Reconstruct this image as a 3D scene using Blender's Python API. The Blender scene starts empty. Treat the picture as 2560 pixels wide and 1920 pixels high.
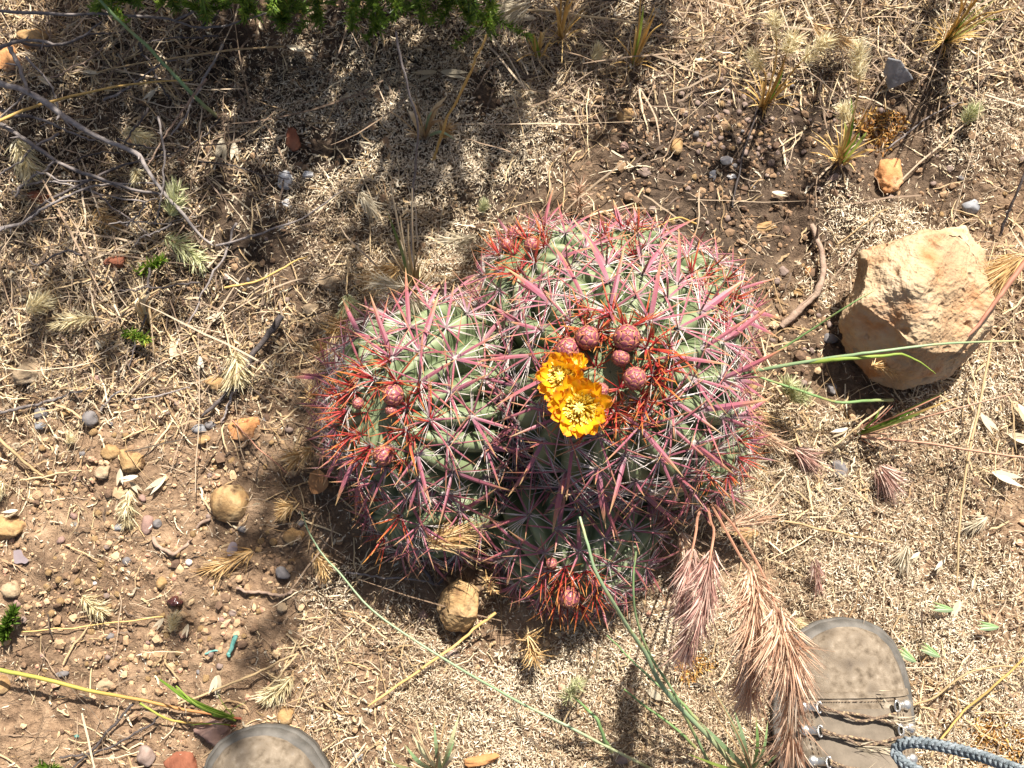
import bpy, bmesh, math, random
import numpy as np
from mathutils import Vector, Matrix, noise as mnoise

# ------------------------------------------------------------------ camera, sky, sun, exposure
SC = bpy.context.scene
H = 0.97                      # camera height over the ground
TILT = math.radians(10.0)     # tipped forward from straight down
FPX = 2512.0                  # focal length in photograph pixels (2560 wide)
cam_d = bpy.data.cameras.new('camera')
cam = bpy.data.objects.new('camera', cam_d)
SC.collection.objects.link(cam)
cam_d.sensor_fit = 'HORIZONTAL'
cam_d.angle = 2 * math.atan(1280 / FPX)
cam_d.clip_start = 0.01
cam_d.clip_end = 500
cam.location = (0, 0, H)
cam.rotation_euler = (TILT, 0, 0)
SC.camera = cam

SUN_AZ = math.radians(17.0)   # clockwise from +Y (top of the picture)
SUN_EL = math.radians(53.0)
world = bpy.data.worlds.new('World')
SC.world = world
world.use_nodes = True
wn = world.node_tree
for n in list(wn.nodes):
    wn.nodes.remove(n)
sky = wn.nodes.new('ShaderNodeTexSky')
sky.sky_type = 'NISHITA'
sky.sun_disc = False
sky.dust_density = 3.5
sky.ozone_density = 0.6
sky.sun_elevation = SUN_EL
sky.sun_rotation = SUN_AZ
bg = wn.nodes.new('ShaderNodeBackground')
bg.inputs['Strength'].default_value = 0.05
wo = wn.nodes.new('ShaderNodeOutputWorld')
wn.links.new(sky.outputs[0], bg.inputs['Color'])
wn.links.new(bg.outputs[0], wo.inputs['Surface'])
sun_d = bpy.data.lights.new('sun', 'SUN')
sun_d.energy = 5.0
sun_d.angle = math.radians(0.53)
sun_d.color = (1.0, 0.94, 0.86)
sun = bpy.data.objects.new('sun', sun_d)
SC.collection.objects.link(sun)
SUN = Vector((math.sin(SUN_AZ) * math.cos(SUN_EL), math.cos(SUN_AZ) * math.cos(SUN_EL), math.sin(SUN_EL)))
sun.rotation_euler = SUN.to_track_quat('Z', 'Y').to_euler()
sun.location = SUN * 5
SC.view_settings.view_transform = 'Standard'
SC.view_settings.look = 'None'
SC.view_settings.exposure = 1.28
SC.view_settings.gamma = 1.0
SC.view_settings.use_curve_mapping = False

RS = np.random.RandomState(11)
random.seed(11)

# ------------------------------------------------------------------ noise, ground height, pixels <-> place
_tab = np.random.RandomState(5).rand(256, 256)
def vnoise(x, y):
    x = np.asarray(x, float); y = np.asarray(y, float)
    xi = np.floor(x).astype(int); yi = np.floor(y).astype(int)
    fx = x - xi; fy = y - yi
    fx = fx * fx * (3 - 2 * fx); fy = fy * fy * (3 - 2 * fy)
    a = _tab[xi & 255, yi & 255]; b = _tab[(xi + 1) & 255, yi & 255]
    c = _tab[xi & 255, (yi + 1) & 255]; d = _tab[(xi + 1) & 255, (yi + 1) & 255]
    return (a * (1 - fx) + b * fx) * (1 - fy) + (c * (1 - fx) + d * fx) * fy - 0.5

def gz(x, y):
    x = np.asarray(x, float); y = np.asarray(y, float)
    z = 0.030 * vnoise(x * 2.3 + 7.1, y * 2.3 + 3.3)
    z = z + 0.016 * vnoise(x * 8.0 + 1.7, y * 8.0 + 9.2)
    z = z + 0.008 * vnoise(x * 24 + 31.7, y * 24 + 19.2)
    z = z + 0.009 * np.abs(vnoise(x * 58 + 11.7, y * 58 + 5.2))
    z = z + 0.0058 * vnoise(x * 120 + 3.7, y * 120 + 2.2)
    z = z + 0.0036 * vnoise(x * 260 + 13.7, y * 260 + 42.2)
    return z

CT, ST = math.cos(TILT), math.sin(TILT)
def ray(px, py):
    cx = (px - 1280) / FPX; cy = -(py - 960) / FPX
    return cx, cy * CT + ST, cy * ST - CT          # world direction for unit depth
def at(px, py, h=0.0):
    """place on the ground (plus h) seen at a pixel of the photograph"""
    dx, dy, dz = ray(px, py)
    z = h
    for _ in range(4):
        t = (z - H) / dz
        z = float(gz(dx * t, dy * t)) + h
    t = (z - H) / dz
    return Vector((dx * t, dy * t, z))
def atz(px, py, z):
    dx, dy, dz = ray(px, py)
    t = (z - H) / dz
    return Vector((dx * t, dy * t, z))
def atd(px, py, t):
    dx, dy, dz = ray(px, py)
    return Vector((dx * t, dy * t, H + dz * t))
def to_px(x, y, z=0.0):
    x = np.asarray(x, float); y = np.asarray(y, float); zz = np.asarray(z, float) - H
    cy = y * CT + zz * ST; cz = -y * ST + zz * CT
    return 1280 + FPX * x / (-cz), 960 - FPX * cy / (-cz)
def mpp(px, py, z=0.0):
    """metres per photograph pixel there"""
    dx, dy, dz = ray(px, py)
    return (z - H) / dz / FPX

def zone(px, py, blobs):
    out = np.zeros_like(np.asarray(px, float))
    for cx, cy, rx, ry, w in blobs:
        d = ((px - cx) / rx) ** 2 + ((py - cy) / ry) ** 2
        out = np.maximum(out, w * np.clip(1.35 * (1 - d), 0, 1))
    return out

MOSS = [(900, 330, 400, 330, .75), (1150, 330, 290, 350, .95), (980, 620, 260, 240, .8), (250, 330, 420, 330, .25),
        (2250, 1380, 480, 360, 1), (2380, 1750, 420, 420, 1), (1300, 1800, 560, 330, 1), (1750, 1700, 300, 330, 1),
        (2200, 590, 190, 110, .7), (2470, 330, 170, 130, .6), (1980, 1200, 240, 220, .9), (2450, 1150, 280, 350, .75),
        (900, 1560, 190, 180, .7), (2090, 620, 120, 190, .7), (1420, 60, 300, 170, .5)]
LITTER = [(230, 640, 560, 520, 1), (200, 150, 420, 330, .9), (2250, 70, 600, 230, 1), (1300, 130, 520, 260, .75),
          (2480, 900, 260, 420, .8), (900, 1740, 380, 260, .7), (1880, 1170, 330, 240, 1), (2400, 1650, 420, 420, .45),
          (120, 1150, 220, 200, .6), (600, 800, 320, 300, .8), (950, 600, 200, 260, .6), (1250, 1800, 520, 280, .35), (560, 1800, 700, 200, .45)]
CRUMB = [(330, 1450, 560, 560, 1), (560, 1050, 420, 420, .8), (1800, 380, 480, 420, .9), (2300, 330, 300, 300, .4), (1950, 750, 200, 260, .8)]
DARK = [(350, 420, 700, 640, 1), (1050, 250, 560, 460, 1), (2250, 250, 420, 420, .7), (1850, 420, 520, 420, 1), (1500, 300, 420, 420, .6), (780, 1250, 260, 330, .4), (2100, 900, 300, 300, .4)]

# ------------------------------------------------------------------ meshes from arrays
class Buf:
    def __init__(s):
        s.v = []; s.q = []; s.t = []; s.r = []; s.tt = []; s.qm = []; s.tm = []; s.n = 0
    def add(s, v, quads=None, tris=None, rnd=0.5, tt=0.0, mi=0):
        v = np.asarray(v, float).reshape(-1, 3); k = len(v)
        s.v.append(v)
        s.r.append(np.broadcast_to(np.asarray(rnd, float).ravel() if np.ndim(rnd) else float(rnd), (k,)))
        s.tt.append(np.broadcast_to(np.asarray(tt, float).ravel() if np.ndim(tt) else float(tt), (k,)))
        if quads is not None and len(quads):
            q = np.asarray(quads, int).reshape(-1, 4) + s.n; s.q.append(q); s.qm.append(np.full(len(q), mi))
        if tris is not None and len(tris):
            t = np.asarray(tris, int).reshape(-1, 3) + s.n; s.t.append(t); s.tm.append(np.full(len(t), mi))
        s.n += k
    def mesh(s, name, mats, origin=(0, 0, 0), smooth=False):
        V = np.concatenate(s.v) - np.asarray(origin, float)
        Q = np.concatenate(s.q) if s.q else np.zeros((0, 4), int)
        T = np.concatenate(s.t) if s.t else np.zeros((0, 3), int)
        M = np.concatenate([np.concatenate(s.qm) if s.qm else np.zeros(0, int), np.concatenate(s.tm) if s.tm else np.zeros(0, int)])
        me = bpy.data.meshes.new(name)
        me.vertices.add(len(V)); me.vertices.foreach_set('co', V.astype(np.float32).ravel())
        me.loops.add(Q.size + T.size)
        me.loops.foreach_set('vertex_index', np.concatenate([Q.ravel(), T.ravel()]).astype(np.int32))
        me.polygons.add(len(Q) + len(T))
        st = np.concatenate([np.arange(len(Q)) * 4, Q.size + np.arange(len(T)) * 3]).astype(np.int32)
        me.polygons.foreach_set('loop_start', st)
        me.polygons.foreach_set('material_index', M.astype(np.int32))
        me.polygons.foreach_set('use_smooth', np.full(len(M), smooth))
        for nm, arr in (('rnd', s.r), ('tt', s.tt)):
            a = me.attributes.new(nm, 'FLOAT', 'POINT')
            a.data.foreach_set('value', np.concatenate(arr).astype(np.float32))
        for m in (mats if isinstance(mats, (list, tuple)) else [mats]):
            me.materials.append(m)
        me.update(calc_edges=True)
        return me

WL = {}                                             # world place of each root and part
def link(name, data, parent=None, origin=(0, 0, 0)):
    o = bpy.data.objects.new(name, data)
    SC.collection.objects.link(o)
    o.location = Vector(origin)
    if parent is not None:
        o.parent = parent
        o.location = Vector(origin) - WL[parent.name]
    WL[o.name] = Vector(origin)
    return o
def put(name, buf, mats, parent=None, origin=(0, 0, 0), smooth=False):
    return link(name, buf.mesh(name, mats, origin, smooth), parent, origin)
def thing(name, label, cat, loc, group=None):
    o = link(name, None, None, loc)
    return tag(o, label, cat, group)
def tag(o, label, cat, group=None):
    o['label'] = label; o['category'] = cat
    if group: o['group'] = group
    return o

def nrm(v):
    return v / np.maximum(np.linalg.norm(v, axis=-1, keepdims=True), 1e-9)
def strands(buf, P, W, rnd=None, sides=2, U=None, flat=1.0, mi=0):
    """N strands along the centre lines P (N,S,3), half width W (N,S); two sides make a ribbon"""
    P = np.asarray(P, float); N, S, _ = P.shape
    W = np.broadcast_to(np.asarray(W, float), (N, S))
    T = nrm(np.gradient(P, axis=1))
    if U is None:
        U = np.broadcast_to(np.array([0, 0, 1.0]), (N, 3))
    U = np.asarray(U, float)
    if U.ndim == 1: U = np.broadcast_to(U, (N, 3))
    A = np.cross(T, U[:, None, :])
    bad = np.linalg.norm(A, axis=-1) < 0.15
    A[bad] = np.cross(T[bad], np.array([0.3, 0.9, 0.2]))
    A = nrm(A); B = nrm(np.cross(A, T))
    if rnd is None: rnd = RS.rand(N)
    rnd = np.broadcast_to(np.asarray(rnd, float), (N,))
    if sides == 2:
        V = np.stack([P - A * W[..., None], P + A * W[..., None]], 2)
        k = 2
    else:
        an = np.arange(sides) * 2 * math.pi / sides
        V = P[:, :, None, :] + W[:, :, None, None] * (np.cos(an)[None, None, :, None] * A[:, :, None, :] + flat * np.sin(an)[None, None, :, None] * B[:, :, None, :])
        k = sides
    i = np.arange(N)[:, None, None] * S * k + np.arange(S - 1)[None, :, None] * k
    if k == 2:
        q = np.stack([i[..., 0], i[..., 0] + 1, i[..., 0] + 3, i[..., 0] + 2], -1).reshape(-1, 4)
    else:
        j = np.arange(k)[None, None, :]; j2 = (j + 1) % k
        q = np.stack([i + j, i + j2, i + k + j2, i + k + j], -1).reshape(-1, 4)
    tt = np.broadcast_to(np.linspace(0, 1, S)[None, :, None], (N, S, k))
    buf.add(V.reshape(-1, 3), quads=q, rnd=np.broadcast_to(rnd[:, None, None], (N, S, k)).ravel(), tt=tt.ravel(), mi=mi)

def arcs(root, d, L, bend, S=6, wob=0.0):
    """N bending lines: root + L(d t + bend t^2)"""
    root = np.asarray(root, float); d = np.asarray(d, float); bend = np.asarray(bend, float)
    t = np.linspace(0, 1, S)[None, :, None]
    L = np.broadcast_to(np.asarray(L, float), (len(root),))[:, None, None]
    P = root[:, None, :] + L * (d[:, None, :] * t + bend[:, None, :] * t * t)
    if wob:
        w = RS.normal(0, 1, P.shape) * wob; w[:, 0] = 0
        P = P + w
    return P
def rdir(n, zlo=-1.0, zhi=1.0):
    z = RS.uniform(zlo, zhi, n); a = RS.uniform(0, 2 * math.pi, n); r = np.sqrt(np.maximum(0, 1 - z * z))
    return np.stack([r * np.cos(a), r * np.sin(a), z], 1)
def spline(pts, n=24):
    """smooth line through points"""
    p = np.array([list(q) for q in pts], float)
    if len(p) == 2:
        return p[0] + (p[1] - p[0]) * np.linspace(0, 1, n)[:, None]
    e = np.vstack([2 * p[0] - p[1], p, 2 * p[-1] - p[-2]])
    out = []
    for u in np.linspace(0, len(p) - 1 - 1e-6, n):
        i = int(u); f = u - i
        a, b, c, d = e[i], e[i + 1], e[i + 2], e[i + 3]
        out.append(.5 * (2 * b + (c - a) * f + (2 * a - 5 * b + 4 * c - d) * f * f + (3 * b - a - 3 * c + d) * f ** 3))
    return np.array(out)

# ------------------------------------------------------------------ materials
def lerp_nodes(nt):
    return nt.nodes, nt.links
def material(name, stops, attr='rnd', nscale=300, namt=0.3, rough=0.8, bump=0.0, bscale=900, spec=0.2, trans=0.0, tint=None, tint_attr=None, spots=None, dist=0.001):
    """colour ramp read by an attribute of the piece plus noise on the piece; fine relief by bump"""
    m = bpy.data.materials.new(name)
    m.use_nodes = True
    N, L = m.node_tree.nodes, m.node_tree.links
    b = N['Principled BSDF']; out = N['Material Output']
    tc = N.new('ShaderNodeTexCoord')
    at_ = N.new('ShaderNodeAttribute'); at_.attribute_name = attr
    no = N.new('ShaderNodeTexNoise'); no.inputs['Scale'].default_value = nscale; no.inputs['Detail'].default_value = 4
    L.new(tc.outputs['Object'], no.inputs['Vector'])
    ma = N.new('ShaderNodeMath'); ma.operation = 'MULTIPLY_ADD'
    L.new(no.outputs['Fac'], ma.inputs[0]); ma.inputs[1].default_value = namt * 2; 
    ad = N.new('ShaderNodeMath'); ad.operation = 'SUBTRACT'
    if attr == 'none':
        N.remove(at_); ad.inputs[0].default_value = .5
    else:
        L.new(at_.outputs['Fac'], ad.inputs[0])
    ad.inputs[1].default_value = namt
    L.new(ad.outputs[0], ma.inputs[2])
    rp = N.new('ShaderNodeValToRGB')
    els = rp.color_ramp.elements
    while len(els) < len(stops): els.new(0.5)
    for e, (p, c) in zip(els, stops):
        e.position = p; e.color = (*c, 1)
    L.new(ma.outputs[0], rp.inputs['Fac'])
    col = rp.outputs['Color']
    if tint is not None:                            # second attribute mixes towards another colour
        a2 = N.new('ShaderNodeAttribute'); a2.attribute_name = tint_attr
        mr = N.new('ShaderNodeMapRange'); mr.inputs['From Min'].default_value = tint[1]; mr.inputs['From Max'].default_value = tint[2]
        L.new(a2.outputs['Fac'], mr.inputs['Value'])
        mx = N.new('ShaderNodeMixRGB'); L.new(mr.outputs[0], mx.inputs['Fac'])
        L.new(col, mx.inputs['Color1']); mx.inputs['Color2'].default_value = (*tint[0], 1)
        col = mx.outputs['Color']
    if spots is not None:
        n2 = N.new('ShaderNodeTexNoise'); n2.inputs['Scale'].default_value = spots[1]; n2.inputs['Detail'].default_value = 6
        L.new(tc.outputs['Object'], n2.inputs['Vector'])
        mr2 = N.new('ShaderNodeMapRange'); mr2.inputs['From Min'].default_value = spots[2]; mr2.inputs['From Max'].default_value = spots[3]
        L.new(n2.outputs['Fac'], mr2.inputs['Value'])
        mx2 = N.new('ShaderNodeMixRGB'); L.new(mr2.outputs[0], mx2.inputs['Fac'])
        L.new(col, mx2.inputs['Color1']); mx2.inputs['Color2'].default_value = (*spots[0], 1)
        col = mx2.outputs['Color']
    L.new(col, b.inputs['Base Color'])
    b.inputs['Roughness'].default_value = rough
    b.inputs['Specular IOR Level'].default_value = spec
    if bump:
        nb = N.new('ShaderNodeTexNoise'); nb.inputs['Scale'].default_value = bscale; nb.inputs['Detail'].default_value = 6
        L.new(tc.outputs['Object'], nb.inputs['Vector'])
        bp = N.new('ShaderNodeBump'); bp.inputs['Strength'].default_value = bump; bp.inputs['Distance'].default_value = dist
        L.new(nb.outputs['Fac'], bp.inputs['Height'])
        L.new(bp.outputs[0], b.inputs['Normal'])
    if trans:
        tr = N.new('ShaderNodeBsdfTranslucent'); L.new(col, tr.inputs['Color'])
        ms = N.new('ShaderNodeMixShader'); ms.inputs['Fac'].default_value = trans
        L.new(b.outputs[0], ms.inputs[1]); L.new(tr.outputs[0], ms.inputs[2])
        L.new(ms.outputs[0], out.inputs['Surface'])
    return m

M = {}
M['straw'] = material('straw', [(0, (.20, .12, .065)), (.35, (.42, .29, .15)), (.7, (.60, .46, .27)), (1, (.72, .62, .44))], namt=.15, rough=.6, trans=.15)
M['straw_grey'] = material('straw_grey', [(0, (.085, .055, .038)), (.5, (.25, .175, .115)), (1, (.50, .40, .28))], namt=.15, rough=.7)
M['moss'] = material('moss', [(0, (.12, .075, .042)), (.3, (.30, .22, .13)), (.65, (.50, .40, .27)), (1, (.70, .61, .46))], namt=.12, nscale=60, rough=.8)
M['crumb'] = material('crumb', [(0, (.12, .075, .05)), (.35, (.26, .165, .095)), (.7, (.42, .28, .16)), (.9, (.52, .38, .22)), (1, (.42, .22, .15))], namt=.2, nscale=250, rough=.95, bump=.6, bscale=1500)
M['ochre_stone'] = material('ochre_stone', [(0, (0.187, 0.101, 0.043)), (0.45, (0.359, 0.226, 0.101)), (1, (0.515, 0.382, 0.211))], attr='none', namt=1.0, nscale=45, rough=.9, bump=.9, bscale=420, spots=((.11, .06, .03), 110, .50, .70))
M['tan_stone'] = material('tan_stone', [(0, (0.24, 0.168, 0.104)), (0.5, (0.4, 0.296, 0.184)), (1, (0.544, 0.44, 0.312))], attr='none', namt=1.0, nscale=40, rough=.9, bump=.9, bscale=420, spots=((.14, .09, .055), 140, .52, .72))
M['red_stone'] = material('red_stone', [(0, (0.112, 0.036, 0.02)), (0.5, (0.216, 0.08, 0.044)), (1, (0.32, 0.144, 0.08))], attr='none', namt=1.0, nscale=50, rough=.85, bump=.6, bscale=500)
M['pink_stone'] = material('pink_stone', [(0, (0.16, 0.096, 0.08)), (0.5, (0.264, 0.168, 0.136)), (1, (0.368, 0.256, 0.208))], attr='none', namt=1.0, nscale=50, rough=.85, bump=.5, bscale=500)
M['grey_stone'] = material('grey_stone', [(0, (.08, .075, .075)), (.5, (.17, .155, .15)), (1, (.30, .27, .25))], attr='none', namt=1.0, nscale=60, rough=.75, bump=.5, bscale=500)
M['slate'] = material('slate', [(0, (.12, .12, .125)), (.5, (.25, .25, .255)), (1, (.38, .38, .38))], attr='none', namt=1.0, nscale=70, rough=.55, bump=.4, bscale=300)
M['brown_pebble'] = material('brown_pebble', [(0, (0.128, 0.085, 0.068)), (0.5, (0.221, 0.162, 0.132)), (1, (0.306, 0.238, 0.204))], attr='none', namt=1.0, nscale=120, rough=.9, bump=.4, bscale=700)
M['orange_stone'] = material('orange_stone', [(0, (0.306, 0.119, 0.043)), (0.5, (0.468, 0.23, 0.093)), (1, (0.595, 0.391, 0.23))], attr='none', namt=1.0, nscale=45, rough=.9, bump=.9, bscale=420, spots=((.22, .08, .03), 120, .58, .7))
M['dark_litter'] = material('dark_litter', [(0, (.03, .022, .017)), (.5, (.085, .06, .043)), (1, (.20, .145, .105))], namt=.15, rough=.8)
M['sandstone'] = material('sandstone', [(0, (.27, .165, .09)), (.4, (.38, .275, .165)), (.75, (.46, .35, .23)), (1, (.53, .43, .30))], attr='none', namt=1.2, nscale=16, rough=.95, bump=1.0, bscale=260, spots=((.34, .17, .075), 30, .50, .70), dist=.001)
M['white_stone'] = material('white_stone', [(0, (0.468, 0.425, 0.391)), (1, (0.68, 0.663, 0.629))], attr='none', namt=1.0, nscale=80, rough=.8, bump=.5)
M['twig'] = material('twig', [(0, (.06, .05, .046)), (.5, (.21, .18, .165)), (1, (.40, .36, .335))], namt=.45, nscale=220, rough=.85, bump=.6, bscale=700)
M['dark_twig'] = material('dark_twig', [(0, (.03, .026, .025)), (.5, (.085, .07, .065)), (1, (.18, .15, .14))], namt=.4, nscale=180, rough=.8, bump=.6, bscale=600)
M['root'] = material('root', [(0, (.10, .065, .045)), (.5, (.24, .165, .12)), (1, (.38, .28, .21))], namt=.5, nscale=160, rough=.9, bump=.8, bscale=500)
M['green_stem'] = material('green_stem', [(0, (.10, .17, .035)), (.5, (.17, .27, .10)), (1, (.28, .36, .21))], namt=.25, nscale=90, rough=.45, spec=.4, trans=.1, tint=((.42, .33, .16), .82, 1.1), tint_attr='tt', spots=((.30, .27, .10), 60, .56, .74))
M['blue_green_stem'] = material('blue_green_stem', [(0, (.13, .20, .08)), (.5, (.22, .30, .165)), (1, (.33, .40, .25))], namt=.25, nscale=70, rough=.45, spec=.4, tint=((.42, .33, .16), .82, 1.1), tint_attr='tt', spots=((.30, .27, .10), 60, .56, .74))
M['green_blade'] = material('green_blade', [(0, (.10, .19, .02)), (.5, (.22, .33, .05)), (1, (.42, .45, .13))], namt=.2, nscale=90, rough=.5, trans=.3)
M['fade_stem'] = material('fade_stem', [(0, (.26, .07, .04)), (.3, (.40, .20, .07)), (.6, (.38, .30, .07)), (1, (.24, .32, .06))], attr='tt', namt=.12, nscale=90, rough=.5, trans=.1)
M['red_stem'] = material('red_stem', [(0, (.22, .08, .06)), (.5, (.38, .19, .12)), (1, (.50, .33, .22))], namt=.3, nscale=90, rough=.6)
M['gold_stem'] = material('gold_stem', [(0, (.40, .24, .07)), (.5, (.58, .38, .13)), (1, (.70, .53, .25))], namt=.25, nscale=120, rough=.55, trans=.12)
M['cream_bristle'] = material('cream_bristle', [(0, (.56, .45, .24)), (.5, (.74, .66, .42)), (1, (.84, .79, .60))], namt=.15, rough=.6, trans=.45)
M['green_bristle'] = material('green_bristle', [(0, (.32, .34, .14)), (.5, (.52, .53, .29)), (1, (.72, .71, .48))], namt=.15, rough=.6, trans=.3)
M['gold_bristle'] = material('gold_bristle', [(0, (.33, .18, .065)), (.5, (.56, .37, .16)), (1, (.76, .60, .36))], namt=.15, rough=.55, trans=.25)
M['bronze_awn'] = material('bronze_awn', [(0, (.28, .14, .09)), (.35, (.50, .31, .20)), (.7, (.68, .50, .35)), (1, (.82, .70, .55))], namt=.15, rough=.5, trans=.25)
M['purple_awn'] = material('purple_awn', [(0, (.26, .11, .10)), (.45, (.46, .28, .22)), (.8, (.64, .48, .39)), (1, (.76, .66, .56))], namt=.15, rough=.5, trans=.25)
M['husk'] = material('husk', [(0, (.36, .29, .19)), (.5, (.52, .45, .32)), (1, (.66, .60, .47))], namt=.2, rough=.55, trans=.3)
M['shrub_leaf'] = material('shrub_leaf', [(0, (.05, .10, .012)), (.5, (.15, .25, .03)), (.85, (.28, .37, .06)), (1, (.48, .36, .07))], namt=.1, rough=.45, spec=.4, trans=.35)
M['brown_leaf'] = material('brown_leaf', [(0, (.16, .075, .03)), (.5, (.30, .15, .065)), (1, (.42, .25, .12))], namt=.4, nscale=120, rough=.7, trans=.15)
M['purple_leaf'] = material('purple_leaf', [(0, (.17, .13, .135)), (1, (.30, .25, .25))], namt=.4, nscale=120, rough=.7)
M['lichen'] = material('lichen', [(0, (.20, .185, .175)), (.45, (.46, .45, .44)), (1, (.70, .69, .68))], attr='none', namt=1.2, nscale=150, rough=.9, bump=.8, bscale=500)
M['orange_moss'] = material('orange_moss', [(0, (.17, .07, .02)), (.5, (.36, .18, .05)), (1, (.52, .34, .10))], namt=.2, rough=.8)
M['teal'] = material('teal', [(0, (.05, .17, .145)), (1, (.15, .33, .28))], attr='none', namt=1.0, nscale=250, rough=.5, spec=.4)
M['seed_pod'] = material('seed_pod', [(0, (.035, .012, .01)), (1, (.11, .035, .03))], attr='none', namt=1.0, nscale=120, rough=.25, spec=.6)

# cactus
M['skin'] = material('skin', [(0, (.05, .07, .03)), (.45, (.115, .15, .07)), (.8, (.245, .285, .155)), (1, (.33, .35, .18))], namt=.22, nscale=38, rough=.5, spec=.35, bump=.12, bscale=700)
def blade_mat(name, stops, freq=70):
    m = material(name, stops, attr='tt', namt=.10, nscale=120, rough=.42, spec=.35, tint=((.26, .055, .045), .5, 1.9), tint_attr='rnd')
    N, L = m.node_tree.nodes, m.node_tree.links
    b = N['Principled BSDF']
    a = N.new('ShaderNodeAttribute'); a.attribute_name = 'tt'
    mu = N.new('ShaderNodeMath'); mu.operation = 'MULTIPLY'; mu.inputs[1].default_value = freq * 6.283
    L.new(a.outputs['Fac'], mu.inputs[0])
    sn = N.new('ShaderNodeMath'); sn.operation = 'SINE'; L.new(mu.outputs[0], sn.inputs[0])
    bp = N.new('ShaderNodeBump'); bp.inputs['Strength'].default_value = .35; bp.inputs['Distance'].default_value = .0003
    L.new(sn.outputs[0], bp.inputs['Height']); L.new(bp.outputs[0], b.inputs['Normal'])
    return m
M['blade'] = blade_mat('spine_blade', [(0, (.24, .15, .165)), (.2, (.275, .095, .13)), (.55, (.31, .095, .12)), (.76, (.37, .17, .095)), (1, (.50, .36, .16))])
M['blade_old'] = blade_mat('spine_blade_old', [(0, (.25, .20, .21)), (.3, (.25, .12, .15)), (.62, (.29, .11, .135)), (.8, (.36, .20, .11)), (1, (.50, .37, .20))])
M['radial'] = material('spine_radial', [(0, (.42, .35, .335)), (.6, (.58, .52, .48)), (1, (.52, .39, .29))], attr='tt', namt=.25, rough=.45, spec=.4)
M['young'] = blade_mat('spine_young', [(0, (.28, .012, .03)), (.5, (.38, .045, .025)), (.76, (.46, .15, .03)), (1, (.58, .33, .09))], 40)
M['wool'] = material('areole_wool', [(0, (.12, .10, .09)), (.6, (.30, .26, .23)), (1, (.45, .41, .37))], namt=.5, nscale=900, rough=1, bump=1, bscale=2500)
M['bud'] = material('bud_scale', [(0, (.20, .055, .08)), (.5, (.33, .09, .095)), (.78, (.46, .19, .10)), (1, (.58, .33, .13))], attr='tt', namt=.1, nscale=160, rough=.4, spec=.4, bump=.2, bscale=900)
M['petal'] = material('petal', [(0, (.85, .56, .015)), (.55, (.82, .46, .012)), (.84, (.76, .29, .015)), (1, (.62, .20, .06))], attr='tt', namt=.18, nscale=120, rough=.5, spec=.2, trans=.35)
M['stamen'] = material('stamen', [(0, (.75, .38, .02)), (.75, (.88, .62, .05)), (1, (.90, .78, .24))], attr='tt', namt=.1, rough=.5, trans=.15)
M['stigma'] = material('stigma', [(0, (.78, .62, .08)), (1, (.86, .76, .25))], namt=.2, rough=.5)

# boots and cord
M['leather'] = material('leather', [(0, (.085, .064, .043)), (.35, (.155, .122, .086)), (.75, (.22, .178, .130)), (1, (.31, .26, .20))], attr='none', namt=1.1, nscale=150, rough=.85, bump=.7, bscale=1400, spots=((.085, .066, .048), 75, .52, .76))
M['rubber'] = material('rubber', [(0, (.055, .052, .045)), (.5, (.10, .092, .08)), (1, (.17, .155, .135))], attr='none', namt=1.0, nscale=60, rough=.7, bump=.3, bscale=700)
M['nylon'] = material('nylon', [(0, (.11, .09, .068)), (1, (.20, .165, .125))], attr='none', namt=1.0, nscale=80, rough=.9, bump=.5, bscale=2200)
M['metal'] = material('hook_metal', [(0, (.45, .43, .40)), (1, (.68, .66, .61))], attr='none', namt=1.0, nscale=300, rough=.32, spec=.5)
M['metal'].node_tree.nodes['Principled BSDF'].inputs['Metallic'].default_value = .85
M['lace'] = material('lace', [(0, (.075, .05, .035)), (.55, (.17, .12, .085)), (.85, (.34, .25, .14)), (1, (.46, .36, .22))], attr='none', namt=1.2, nscale=420, rough=.9, bump=.8, bscale=1800)
M['cord'] = material('cord', [(0, (.085, .105, .115)), (.5, (.17, .20, .215)), (1, (.30, .33, .345))], attr='none', namt=1.0, nscale=260, rough=.8, bump=.6, bscale=1500)

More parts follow.
